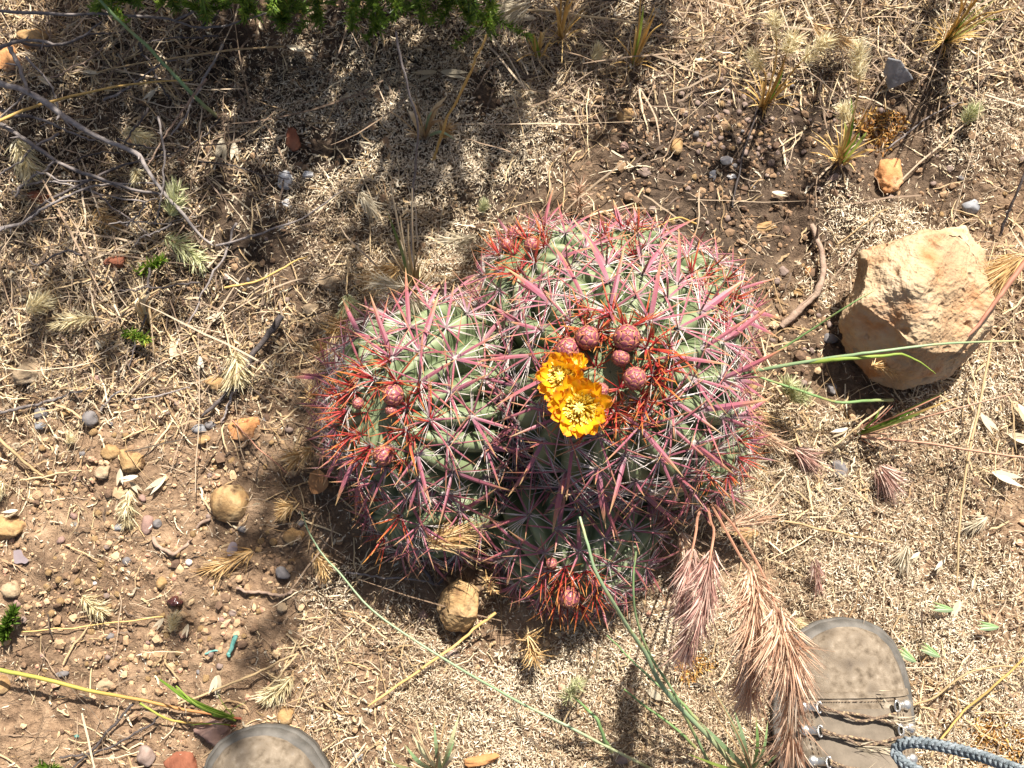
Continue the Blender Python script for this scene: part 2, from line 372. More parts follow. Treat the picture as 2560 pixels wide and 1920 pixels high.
def ground_material():
    m = bpy.data.materials.new('soil'); m.use_nodes = True
    N, L = m.node_tree.nodes, m.node_tree.links
    b = N['Principled BSDF']
    tc = N.new('ShaderNodeTexCoord')
    def nz(scale, detail=6, rough=.6):
        n = N.new('ShaderNodeTexNoise'); n.inputs['Scale'].default_value = scale; n.inputs['Detail'].default_value = detail; n.inputs['Roughness'].default_value = rough
        L.new(tc.outputs['Object'], n.inputs['Vector']); return n
    n1, n2, n3 = nz(14), nz(160), nz(600)
    mx = N.new('ShaderNodeMath'); mx.operation = 'MULTIPLY_ADD'; L.new(n1.outputs['Fac'], mx.inputs[0]); mx.inputs[1].default_value = .5
    m2 = N.new('ShaderNodeMath'); m2.operation = 'MULTIPLY'; L.new(n2.outputs['Fac'], m2.inputs[0]); m2.inputs[1].default_value = .5
    L.new(m2.outputs[0], mx.inputs[2])
    def ramp(stops):
        r = N.new('ShaderNodeValToRGB')
        while len(r.color_ramp.elements) < len(stops): r.color_ramp.elements.new(.5)
        for e, (p, c) in zip(r.color_ramp.elements, stops): e.position = p; e.color = (*c, 1)
        L.new(mx.outputs[0], r.inputs['Fac']); return r
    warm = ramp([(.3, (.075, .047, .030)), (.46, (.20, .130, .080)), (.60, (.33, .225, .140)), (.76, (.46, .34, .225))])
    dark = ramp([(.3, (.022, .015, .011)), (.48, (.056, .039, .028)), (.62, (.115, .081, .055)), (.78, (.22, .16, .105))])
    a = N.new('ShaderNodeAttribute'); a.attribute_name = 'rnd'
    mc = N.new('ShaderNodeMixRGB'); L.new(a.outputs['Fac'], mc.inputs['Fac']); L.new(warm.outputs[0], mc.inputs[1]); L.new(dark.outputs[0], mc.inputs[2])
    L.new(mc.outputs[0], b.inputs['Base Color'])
    b.inputs['Roughness'].default_value = .95; b.inputs['Specular IOR Level'].default_value = .1
    bp = N.new('ShaderNodeBump'); bp.inputs['Strength'].default_value = 1.0; bp.inputs['Distance'].default_value = .004
    ad = N.new('ShaderNodeMath'); ad.operation = 'MULTIPLY_ADD'; L.new(n3.outputs['Fac'], ad.inputs[0]); ad.inputs[1].default_value = .5; L.new(n2.outputs['Fac'], ad.inputs[2])
    L.new(ad.outputs[0], bp.inputs['Height']); L.new(bp.outputs[0], b.inputs['Normal'])
    return m
M['soil'] = ground_material()

# ------------------------------------------------------------------ ground
def axis(lo, hi, step, far):
    a = np.arange(lo, hi + step / 2, step)
    g = []; d = step; p = hi
    while p < far:
        d *= 1.28; p += d; g.append(p)
    g2 = []; d = step; p = lo
    while p > -far:
        d *= 1.28; p -= d; g2.append(p)
    return np.array(g2[::-1] + list(a) + g)
def make_ground():
    X = axis(-.66, .66, .0032, 60); Y = axis(-.27, .68, .0032, 60)
    gx, gy = np.meshgrid(X, Y)
    z = gz(gx, gy)
    px, py = to_px(gx, gy, 0.0)
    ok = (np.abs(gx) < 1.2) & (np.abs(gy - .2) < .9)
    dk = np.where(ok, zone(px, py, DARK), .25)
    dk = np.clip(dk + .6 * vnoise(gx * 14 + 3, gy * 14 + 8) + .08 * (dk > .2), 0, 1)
    ms = np.where(ok, zone(px, py, MOSS), 0)
    z = z - .002 * ms
    V = np.stack([gx, gy, z], -1).reshape(-1, 3)
    nx = len(X); ny = len(Y)
    i = (np.arange(ny - 1)[:, None] * nx + np.arange(nx - 1)[None, :]).ravel()
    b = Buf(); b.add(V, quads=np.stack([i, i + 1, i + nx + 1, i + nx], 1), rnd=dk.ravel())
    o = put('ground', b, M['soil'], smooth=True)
    o['kind'] = 'structure'; o['label'] = 'bare brown crumbly soil under the cactus'
make_ground()

REG = (-.85, .85, -.42, .95)                       # a little wider than the frame shows
def scatter(n, blobs, base=0.0, clump=None, seed=0, out=.5):
    r = np.random.RandomState(seed)
    x = r.uniform(REG[0], REG[1], n * 4); y = r.uniform(REG[2], REG[3], n * 4)
    px, py = to_px(x, y)
    w = np.maximum(zone(px, py, blobs), base)
    off = (px < -60) | (px > 2620) | (py < -60) | (py > 1980)
    w = np.where(off, np.maximum(w, .3) * out, w)
    if clump:
        w = w * np.clip((vnoise(x * clump[0] + 5.5, y * clump[0] + 2.2) + clump[1]) * clump[2], 0, 1)
    k = r.rand(len(x)) < w
    x, y = x[k][:n], y[k][:n]
    return np.stack([x, y, gz(x, y)], 1)

# crumbs of soil and fine gravel
def ico(sub=1):
    bm = bmesh.new(); bmesh.ops.create_icosphere(bm, subdivisions=sub, radius=1)
    v = np.array([q.co[:] for q in bm.verts]); bm.verts.ensure_lookup_table()
    f = np.array([[w.index for w in q.verts] for q in bm.faces]); bm.free()
    return v, f
ICO1, ICO1F = ico(1)
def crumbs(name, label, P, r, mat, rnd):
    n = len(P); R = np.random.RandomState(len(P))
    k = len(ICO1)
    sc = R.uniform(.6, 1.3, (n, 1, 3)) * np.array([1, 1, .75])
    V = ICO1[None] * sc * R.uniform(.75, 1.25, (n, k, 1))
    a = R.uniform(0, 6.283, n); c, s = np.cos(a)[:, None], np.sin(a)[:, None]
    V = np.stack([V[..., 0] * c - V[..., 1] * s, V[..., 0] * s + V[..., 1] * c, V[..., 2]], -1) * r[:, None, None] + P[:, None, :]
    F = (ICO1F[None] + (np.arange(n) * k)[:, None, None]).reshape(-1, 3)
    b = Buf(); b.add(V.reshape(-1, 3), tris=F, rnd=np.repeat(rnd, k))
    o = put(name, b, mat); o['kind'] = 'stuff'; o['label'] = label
    return o
P = scatter(26000, CRUMB, base=.20, clump=(30, .34, 2.2), seed=3)
r = np.random.RandomState(4)
rad = np.minimum(.0008 + r.exponential(.0009, len(P)), .0048)
P[:, 2] += rad * .25
cpx, cpy = to_px(P[:, 0], P[:, 1])
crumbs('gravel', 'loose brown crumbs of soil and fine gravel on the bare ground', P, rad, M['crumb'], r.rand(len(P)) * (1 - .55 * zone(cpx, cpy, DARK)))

# dry curled ground cover (tiny pale curls packed in a mat)
def moss(n, seed):
    P = scatter(n, MOSS, base=.03, clump=(19, .42, 2.6), seed=seed, out=.55)
    N = len(P); R = np.random.RandomState(seed + 1)
    P[:, 2] += R.uniform(0, .0034, N) + .004 * np.clip(vnoise(P[:, 0] * 60, P[:, 1] * 60) + .2, 0, 1)
    d = rdir(N, -.1, .5); bd = rdir(N, -.6, .35)
    L = R.uniform(.0016, .0046, N)
    C = arcs(P, d, L, bd * R.uniform(.3, .9, N)[:, None], 3)
    W = np.stack([np.full(N, .00026), R.uniform(.00027, .00054, N), np.full(N, .00014)], 1)
    b = Buf()
    tone = np.clip(.62 + .5 * vnoise(P[:, 0] * 12, P[:, 1] * 12) + R.normal(0, .26, N), 0, 1)
    strands(b, C, W, rnd=tone, U=rdir(N, .3, 1))
    o = put('dry_ground_cover', b, M['moss'])
    o['kind'] = 'stuff'; o['label'] = 'mat of tiny dry tan curls covering the soil'
moss(330000, 21)

# dry grass litter
def litter(name, label, n, mat, seed, Lr, Wr, lift=.010, base=.10, blobs=LITTER, wild=.5):
    P = scatter(n, blobs, base=base, clump=(9, .36, 2.0), seed=seed, out=.8)
    N = len(P); R = np.random.RandomState(seed + 1)
    P[:, 2] += R.uniform(.0005, lift, N) * R.rand(N)
    a = R.uniform(0, 6.283, N)
    d = np.stack([np.cos(a), np.sin(a), R.normal(.03, .12, N)], 1)
    bd = rdir(N, -.35, .25) * (R.rand(N) ** 2 * wild * 1.6)[:, None]
    L = R.uniform(Lr[0], Lr[1], N) * R.uniform(.5, 1, N)
    S = 7
    C = arcs(P, d, L, bd, S)
    C[..., :2] += np.cumsum(R.normal(0, .0009, (N, S, 2)), 1)
    g = gz(C[..., 0], C[..., 1])
    C[..., 2] = np.maximum(C[..., 2], g + .0006)
    W = R.uniform(Wr[0], Wr[1], N)[:, None] * np.array([.8, 1, 1, .95, .85, .6, .25])[None]
    b = Buf()
    strands(b, C, W, rnd=R.beta(2.2, 1.7, N), U=rdir(N, .3, 1))
    o = put(name, b, mat); o['kind'] = 'stuff'; o['label'] = label
litter('straw_litter', 'loose dry straw and grass bits strewn over the ground', 11000, M['straw'], 31, (.015, .06), (.00035, .0009))
litter('fine_grass_litter', 'hair thin grey dead grass tangled over the ground', 17000, M['straw_grey'], 41, (.012, .05), (.0002, .00045), lift=.014, wild=.9)
litter('broken_straw', 'short broken bits of flattened straw and leaf over the ground', 9000, M['straw'], 55, (.005, .018), (.0004, .0013), lift=.006, base=.10, wild=.12)
litter('chaff', 'short pale chaff flakes lying among the straw', 6000, M['husk'], 51, (.004, .012), (.0005, .0012), base=.12)

DKL = [(250, 420, 560, 560, 1), (1300, 160, 560, 300, .7), (2250, 80, 560, 260, .8), (1750, 300, 360, 300, .4), (450, 800, 380, 300, .6), (900, 700, 300, 260, .4)]
litter('dark_twig_litter', 'bits of dark dead twig scattered among the litter', 6500, M['dark_litter'], 61, (.012, .05), (.0004, .0011), lift=.012, base=.05, blobs=DKL, wild=.35)
litter('long_twig_litter', 'long thin dead stems tangled in the litter', 1900, M['straw_grey'], 71, (.05, .16), (.0004, .0010), lift=.04, base=.04, blobs=DKL, wild=.3)
# ------------------------------------------------------------------ stones
def blob_mesh(seed, sub=3, squash=(1, .8, .6), cuts=5, rough=.10, mat=None, name='stone'):
    R = random.Random(seed)
    bm = bmesh.new(); bmesh.ops.create_icosphere(bm, subdivisions=sub, radius=1)
    pl = []
    for _ in range(cuts):
        n = Vector((R.gauss(0, 1), R.gauss(0, 1), R.gauss(0, .8) + .2)).normalized(); pl.append((n, R.uniform(.55, .85)))
    off = Vector((R.uniform(0, 50), R.uniform(0, 50), R.uniform(0, 50)))
    for v in bm.verts:
        c = v.co.copy()
        for n, d in pl:
            e = c.dot(n) - d
            if e > 0: c -= n * e * .92
        c *= 1 + rough * 1.6 * mnoise.noise(c * 1.3 + off) + rough * .8 * mnoise.noise(c * 3.7 + off) + rough * .4 * mnoise.noise(c * 9 + off)
        v.co = Vector((c.x * squash[0], c.y * squash[1], c.z * squash[2]))
    me = bpy.data.meshes.new(name); bm.to_mesh(me); bm.free()
    for p in me.polygons: p.use_smooth = True
    me.materials.append(mat)
    return me
STONES = [  # px, py, half width px, half height px, turn, material, roundness cuts, name, label
    (89, 98, 46, 28, 10, 'ochre_stone', 5, 'stone', 'ochre yellow stone under the grey twigs in the top left corner'),
    (18, 150, 34, 40, 60, 'orange_stone', 5, 'stone', 'rust orange stone cut by the left edge above the thick grey branch'),
    (101, 492, 32, 16, -15, 'red_stone', 5, 'stone', 'brick red stone half hidden under crossing grey twigs'),
    (731, 345, 20, 34, 80, 'red_stone', 5, 'stone', 'dark red knobbly stone on the shaded tan ground cover'),
    (292, 655, 30, 18, 60, 'red_stone', 6, 'stone', 'reddish lump beside the small green sprig at left'),
    (70, 930, 40, 34, 20, 'tan_stone', 6, 'stone', 'pale tan faceted stone amid straw near the left edge'),
    (241, 955, 25, 20, 50, 'pink_stone', 5, 'stone', 'pinkish tan pointed stone right of the pale faceted one'),
    (325, 1151, 36, 30, -20, 'ochre_stone', 5, 'stone', 'knobbly ochre stone with white husks at its foot'),
    (278, 1128, 26, 20, 30, 'ochre_stone', 5, 'stone', 'smaller brown stone touching the knobbly ochre one'),
    (575, 1256, 46, 48, 40, 'ochre_stone', 2, 'stone', 'smooth rounded golden brown stone lying alone left of the cactus'),
    (612, 1072, 44, 26, 35, 'orange_stone', 4, 'stone', 'flat orange stone sunk in the soil left of the cactus'),
    (101, 1034, 19, 17, 0, 'grey_stone', 4, 'stone', 'grey stone below the pale faceted stone at left'),
    (99, 1064, 15, 10, 10, 'slate', 3, 'stone', 'dark grey flat stone just below the lighter grey one'),
    (498, 1072, 20, 11, 10, 'slate', 1, 'stone', 'dark slate oval pebble at the lower end of the charred stick'),
    (527, 1062, 14, 11, 40, 'grey_stone', 2, 'stone', 'round charcoal pebble touching the slate oval pebble'),
    (225, 1046, 19, 19, 60, 'grey_stone', 2, 'stone', 'egg shaped olive grey stone in twig shade at left'),
    (163, 1030, 18, 13, 0, 'ochre_stone', 5, 'stone', 'small ochre stone between grey and olive grey stones'),
    (780, 772, 20, 16, 20, 'tan_stone', 5, 'stone', 'flat pinkish tan stone in streak of shade upper left of the cactus'),
    (537, 957, 22, 17, 10, 'ochre_stone', 5, 'stone', 'dull ochre stone left of the charred stick'),
    (818, 704, 30, 22, 20, 'tan_stone', 6, 'stone', 'clay coloured clod above the flat pinkish tan stone'),
    (258, 1180, 20, 16, 20, 'tan_stone', 5, 'stone', 'brown clod lower left of the knobbly ochre stone'),
    (509, 1101, 17, 12, 20, 'ochre_stone', 3, 'stone', 'brown oval pebble beneath the slate oval pebble'),
    (25, 1320, 44, 30, 15, 'ochre_stone', 5, 'stone', 'big ochre yellow stone cut by the left edge lower down'),
    (369, 1310, 15, 26, -25, 'pink_stone', 2, 'stone', 'long pink brown pebble touching the curved brown twig'),
    (393, 1309, 11, 11, 0, 'grey_stone', 1, 'stone', 'small round grey pebble right of the long pink brown one'),
    (317, 1402, 11, 10, 0, 'grey_stone', 1, 'stone', 'bluish grey round pebble alone on light brown soil'),
    (404, 1459, 13, 15, 40, 'ochre_stone', 5, 'stone', 'yellow lumpy pebble amid the gravel at lower left'),
    (31, 1472, 24, 24, 50, 'tan_stone', 4, 'stone', 'flat tan stone over green moss at the left edge'),
    (184, 1545, 12, 13, 0, 'tan_stone', 3, 'stone', 'tan round pebble beside the fallen cream seed head'),
    (708, 1432, 19, 18, 0, 'grey_stone', 4, 'stone', 'grey stone with tan rim lower left of the cactus'),
    (712, 1789, 26, 21, 10, 'ochre_stone', 3, 'stone', 'golden stone on the straw just above the toe of the left boot'),
    (533, 1830, 42, 34, 20, 'pink_stone', 4, 'stone', 'mauve pink stone wedged against the toe of the left boot'),
    (462, 1908, 46, 30, 0, 'red_stone', 4, 'stone', 'red brown stone at the bottom edge left of the boot'),
    (6, 1712, 18, 22, 0, 'ochre_stone', 4, 'stone', 'golden stone at the left edge under the fallen green stem'),
    (264, 1712, 24, 17, 10, 'tan_stone', 5, 'stone', 'pale tan clod just above the fallen green stem'),
    (364, 1888, 24, 26, 20, 'brown_pebble', 4, 'stone', 'dull brown stone in twig shade near the bottom edge'),
    (733, 1340, 24, 21, 20, 'ochre_stone', 5, 'stone', 'shaded brown stone close to the lower left cactus spines'),
    (707, 1518, 15, 13, 0, 'tan_stone', 3, 'stone', 'tan pebble in the shade streak over the turquoise scrap'),
    (237, 1457, 7, 6, 0, 'white_stone', 2, 'stone', 'tiny white chip on light brown soil'),
    (472, 1406, 8, 8, 0, 'white_stone', 1, 'stone', 'round whitish pebble right of the bluish grey pebble'),
    (299, 1320, 14, 11, 0, 'slate', 3, 'stone', 'dark grey stone under the tip of a cream seed head'),
    (156, 1685, 16, 7, 25, 'grey_stone', 1, 'stone', 'long pale grey pebble just over the fallen green stem'),
    (893, 1886, 18, 16, 30, 'slate', 5, 'stone', 'dark slate chip between grass blades at the bottom edge'),
    (1205, 1900, 44, 16, 10, 'orange_stone', 5, 'stone', 'bright orange stone at the bottom edge amid the tan mat'),
    (1555, 1895, 20, 16, 10, 'brown_pebble', 4, 'stone', 'brown stone at the bottom edge near green stems'),
    (1060, 1542, 14, 18, 10, 'pink_stone', 4, 'stone', 'small brown stone in shade left of the tan rock'),
    (1131, 1636, 20, 12, 30, 'brown_pebble', 4, 'stone', 'dark brown stone beneath a golden stem'),
    (1459, 1778, 17, 14, 0, 'ochre_stone', 4, 'stone', 'brown pebble beside the bent green blade'),
    (2223, 432, 34, 52, -20, 'orange_stone', 6, 'stone', 'bright orange stone standing above the big sandstone rock'),
    (2085, 445, 22, 13, 15, 'brown_pebble', 5, 'stone', 'brown stone in shade left of the bright orange stone'),
    (1908, 568, 40, 19, 10, 'ochre_stone', 7, 'stone', 'crusty ochre clod on dark soil above the curved root'),
    (2427, 519, 21, 18, 20, 'slate', 4, 'stone', 'grey stone above the top of the big sandstone rock'),
    (1565, 287, 23, 17, 10, 'ochre_stone', 4, 'stone', 'ochre stone in grass shade above the cactus'),
    (1693, 366, 17, 22, 20, 'ochre_stone', 6, 'stone', 'pale ochre chip right of the shaded ochre stone'),
    (1560, 368, 11, 14, 20, 'pink_stone', 5, 'stone', 'pinkish chip on dark soil under the ochre stone'),
    (1612, 430, 18, 12, 0, 'brown_pebble', 6, 'stone', 'dark brown clod on the dark soil over the cactus'),
    (2023, 680, 14, 12, 0, 'orange_stone', 5, 'stone', 'orange pebble left of the curved root'),
    (1958, 678, 13, 12, 0, 'brown_pebble', 5, 'stone', 'rusty pebble further left of the curved root'),
    (1995, 732, 14, 10, 0, 'ochre_stone', 5, 'stone', 'small orange lump below the orange pebble'),
    (1880, 962, 17, 14, 0, 'ochre_stone', 5, 'stone', 'ochre stone beside spines at the right of the cactus'),
    (2076, 848, 20, 16, 10, 'grey_stone', 5, 'stone', 'grey stone shaded by the left foot of the sandstone rock'),
    (2080, 972, 14, 14, 10, 'grey_stone', 4, 'stone', 'grey pebble in shade beneath the sandstone rock'),
    (1870, 1333, 34, 18, 20, 'ochre_stone', 4, 'stone', 'ochre stone behind drooping bronze grass heads'),
    (2100, 1170, 18, 24, 10, 'grey_stone', 4, 'stone', 'grey chip under the green grass tuft'),
    (1815, 400, 15, 12, 0, 'white_stone', 5, 'stone', 'whitish chip near ash patch on dark soil'),
]
for i, (px, py, rx, ry, turn, mt, cuts, nm, lb) in enumerate(STONES):
    k = mpp(px, py)
    a, b_ = rx * k * 1.06, ry * k * 1.06
    hz = min(a, b_) * (.8 if cuts > 2 else .92)
    me = blob_mesh(100 + i, 3 if max(rx, ry) < 30 else 4, (a, b_, hz), cuts, .15 if cuts > 2 else .075, M[mt], 'stone')
    p = at(px, py, hz * .12)
    o = link(nm, me, None, p)
    tag(o, lb, 'stone')
    o.rotation_euler = (random.uniform(-.12, .12), random.uniform(-.12, .12), 0)
    # the turn is given in the mesh so that half width/height stay those of the picture
    me.transform(Matrix.Rotation(math.radians(turn) * .35, 4, 'Z'))

def hull_rock(name, label, cat, rings, mat, seed, cuts=3, amp=.003, smooth=2):
    """rock from rings of points: hull, cut finer, softened and roughened"""
    pts = [Vector(p) for rg in rings for p in rg]
    c0 = sum(pts, Vector()) / len(pts); c0.z = min(p.z for p in pts)
    bm = bmesh.new()
    for p in pts: bm.verts.new(p - c0)
    r = bmesh.ops.convex_hull(bm, input=bm.verts)
    bmesh.ops.delete(bm, geom=[g for g in r['geom_interior'] if isinstance(g, bmesh.types.BMVert)], context='VERTS')
    bmesh.ops.triangulate(bm, faces=bm.faces)
    for _ in range(cuts):
        m = sum(e.calc_length() for e in bm.edges) / len(bm.edges)
        bmesh.ops.subdivide_edges(bm, edges=[e for e in bm.edges if e.calc_length() > m * .55], cuts=1, use_grid_fill=False)
        bmesh.ops.triangulate(bm, faces=bm.faces)
    for _ in range(smooth):
        bmesh.ops.smooth_vert(bm, verts=bm.verts, factor=.4, use_axis_x=True, use_axis_y=True, use_axis_z=True)
    bm.normal_update()
    off = Vector((seed, seed * 2.3, seed * .7))
    for v in bm.verts:
        c = v.co
        q = mnoise.noise(c * 24 + off) * 2.4 + mnoise.noise(c * 65 + off) * .7 + mnoise.noise(c * 150 + off) * .34 + mnoise.noise(c * 320 + off) * .24 + mnoise.noise(c * 700 + off) * .12
        pit = mnoise.noise(c * 90 + off * 2)
        q -= max(0, pit - .36) * 3.0
        v.co = c + v.normal * q * amp
    me = bpy.data.meshes.new(name); bm.to_mesh(me); bm.free()
    for p in me.polygons: p.use_smooth = True
    me.materials.append(mat)
    o = link(name, me, None, c0)
    return tag(o, label, cat)
def K(l): return [(x * 1.1573, y * 1.1573) for x, y in l]
top = [(1872, 566, .080), (1985, 512, .094), (2080, 500, .082), (2118, 548, .078), (2134, 615, .074), (2132, 690, .066), (2088, 764, .064), (2016, 762, .080), (1960, 736, .090), (1900, 690, .086), (1858, 650, .084), (1990, 610, .112)]
mid = [(1850, 668, .060), (1814, 705, .030), (1818, 738, .020), (1850, 790, .014), (1880, 828, .012), (1935, 844, .012), (1985, 828, .018), (2050, 814, .022), (2128, 744, .030), (2144, 650, .040), (2128, 540, .05), (2084, 488, .06), (1985, 500, .07), (1866, 548, .06)]
hull_rock('boulder', 'large pale sandstone rock with shaded lower left face at right of the cactus', 'rock',
          [[atz(x * 1.1573, y * 1.1573, z) for x, y, z in top], [atz(x * 1.1573, y * 1.1573, z) for x, y, z in mid],
           [atz(x * 1.1573, y * 1.1573, -.01) for x, y in [(1850, 720), (1880, 800), (1940, 826), (2040, 790), (2090, 730), (2100, 620), (2080, 540), (1900, 570)]]],
          M['sandstone'], 3.1, cuts=7, amp=.0033, smooth=9)
hull_rock('rock', 'tan rock streaked by spine shadows at the foot of the cactus', 'rock',
          [[at(x, y, h) for x, y, h in [(1100, 1480, .025), (1145, 1447, .03), (1195, 1475, .03), (1194, 1545, .03), (1160, 1580, .022), (1115, 1572, .022), (1088, 1525, .022)]],
           [at(x, y, h) for x, y, h in [(1125, 1490, .042), (1170, 1500, .044), (1165, 1545, .04), (1120, 1535, .04)]],
           [at(x, y, -.005) for x, y in [(1095, 1490), (1150, 1455), (1190, 1500), (1180, 1560), (1110, 1560)]]],
          M['ochre_stone'], 7.7, cuts=5, amp=.002, smooth=3)
hull_rock('slate_shard', 'thin grey slate shard standing on edge at upper right', 'stone',
          [[at(x, y, h) for x, y, h in [(2220, 143, .030), (2252, 150, .034), (2280, 190, .026), (2284, 199, .022), (2222, 223, .010), (2208, 180, .020)]],
           [at(x, y, h) for x, y, h in [(2222, 148, .022), (2252, 156, .026), (2278, 194, .018), (2223, 219, .002), (2211, 182, .012)]]],
          M['slate'], 9.1, cuts=4, amp=.0004, smooth=1)

# loose pebbles, each its own object; the ones that stand nearest a landmark are told apart by it
LANDMARKS = [('the smooth golden brown stone', 575, 1256), ('the flat orange stone', 612, 1072), ('the knobbly ochre stone', 325, 1151), ('the charred stick', 600, 940),
    ('the pale faceted stone', 70, 930), ('the hooked brown twig', 439, 1375), ('the shiny seed pod', 439, 1504), ('the turquoise strip', 580, 1615), ('the toe of the left boot', 660, 1830),
    ('the bluish grey round pebble', 317, 1402), ('the fallen cream seed head', 225, 1513), ('the purplish dead leaf', 50, 1397), ('the flat tan stone at the edge', 31, 1472), ('the white papery petal', 542, 1715),
    ('the bright orange stone', 2223, 432), ('the crusty ochre clod', 1908, 568), ('the weathered curved root', 2044, 700), ('the shaded ochre stone', 1565, 287), ('the foot of the four headed tuft', 1908, 268),
    ('the foot of the two headed tuft', 2098, 406), ('the slate shard', 2250, 183), ('the grey ash patch', 1782, 440), ('the long pink brown pebble', 369, 1310), ('the tan stone with grey heart', 708, 1432), ('the slate oval pebble', 498, 1072),
    ('the egg shaped olive stone', 225, 1046), ('the flat pinkish tan stone', 778, 772), ('the big sandstone rock', 2200, 560), ('the tip of the thick grey branch', 533, 614), ('the white chalky dropping', 712, 452),
    ('the green sprig at left', 369, 671), ('the green shrub', 900, 60), ('the right boot', 2140, 1560), ('the mauve leaf scrap', 580, 1372), ('the yellow lumpy pebble', 404, 1459), ('the brick red stone', 101, 492)]
RANK = ['closest', 'second closest', 'third closest', 'fourth closest', 'fifth closest', 'sixth closest', 'seventh closest', 'eighth closest']
def tell_apart(items, noun):
    """items: (object, px, py) of one look; those ranking first by a landmark get a label of their own"""
    rk = np.array([[math.hypot(px - a, py - b) for _, a, b in LANDMARKS] for _, px, py in items])
    order = np.argsort(np.argsort(rk, axis=0), axis=0)
    for i, (o, px, py) in enumerate(items):
        k = int(np.lexsort((rk[i], order[i]))[0])
        if order[i, k] < 8 and rk[i, k] < 420: o['label'] = noun + ' ' + RANK[order[i, k]] + ' to ' + LANDMARKS[k][0]
PLIST = {}
PEB = {'ochre_stone': ('ochre pebble lying loose on the bare soil', 'loose ochre pebbles'),
       'brown_pebble': ('round grey brown pebble lying loose on the bare soil', 'loose round grey brown pebbles'),
       'pink_stone': ('dull pink pebble lying loose on the bare soil', 'loose dull pink pebbles'),
       'grey_stone': ('grey pebble lying loose on the bare soil', 'loose grey pebbles')}
pm = {k: [blob_mesh(500 + 7 * j + i, 2, (1, random.uniform(.75, .95), random.uniform(.6, .8)), 1 if 'brown' in k else 5, .12 if 'brown' in k else .2, M[k], 'pebble') for i in range(5)] for j, k in enumerate(PEB)}
taken = [(s[0], s[1], max(s[2], s[3])) for s in STONES]
def pebbles(n, blobs, mix, rr, seed):
    R = np.random.RandomState(seed); k = 0
    while k < n:
        px, py = R.uniform(0, 2560), R.uniform(0, 1920)
        if R.rand() > zone(np.array([px]), np.array([py]), blobs)[0]: continue
        r = R.uniform(*rr)
        if 760 < px < 1900 and 560 < py < 1560 and ((px - 1330) / 560) ** 2 + ((py - 1060) / 520) ** 2 < 1: continue
        if any((px - a) ** 2 + (py - b) ** 2 < (r + c) ** 2 * .9 for a, b, c in taken): continue
        taken.append((px, py, r))
        mt = R.choice(list(mix), p=list(mix.values()))
        w = r * mpp(px, py)
        o = link('pebble', pm[mt][R.randint(5)], None, at(px, py, w * .08))
        o.scale = (w, w, w); o.rotation_euler = (R.uniform(-.3, .3), R.uniform(-.3, .3), R.uniform(0, 6.28))
        tag(o, PEB[mt][0], 'pebble', PEB[mt][1]); k += 1; PLIST.setdefault(mt, []).append((o, px, py))
pebbles(70, [(1860, 300, 180, 150, 1), (1950, 380, 100, 100, .5)], {'brown_pebble': .75, 'grey_stone': .1, 'ochre_stone': .1, 'pink_stone': .05}, (6, 10.5), 1)
pebbles(115, [(400, 1450, 420, 330, 1), (560, 1080, 330, 260, .7), (250, 1120, 300, 160, .6)], {'ochre_stone': .6, 'brown_pebble': .2, 'pink_stone': .1, 'grey_stone': .1}, (6, 13), 2)
pebbles(60, [(1750, 430, 320, 260, .6), (2250, 420, 330, 260, .6), (1980, 820, 120, 180, 1), (700, 750, 200, 260, .5)], {'brown_pebble': .5, 'ochre_stone': .3, 'pink_stone': .1, 'grey_stone': .1}, (6, 11), 3)
for mt, its in PLIST.items():
    tell_apart(its, PEB[mt][0].split(' lying')[0])

# ------------------------------------------------------------------ cactus
CB = at(1440, 1010, 0.0)
cactus = thing('barrel_cactus', 'clump of green ribbed cactus heads with pink red spines and yellow orange flowers', 'cactus', CB)

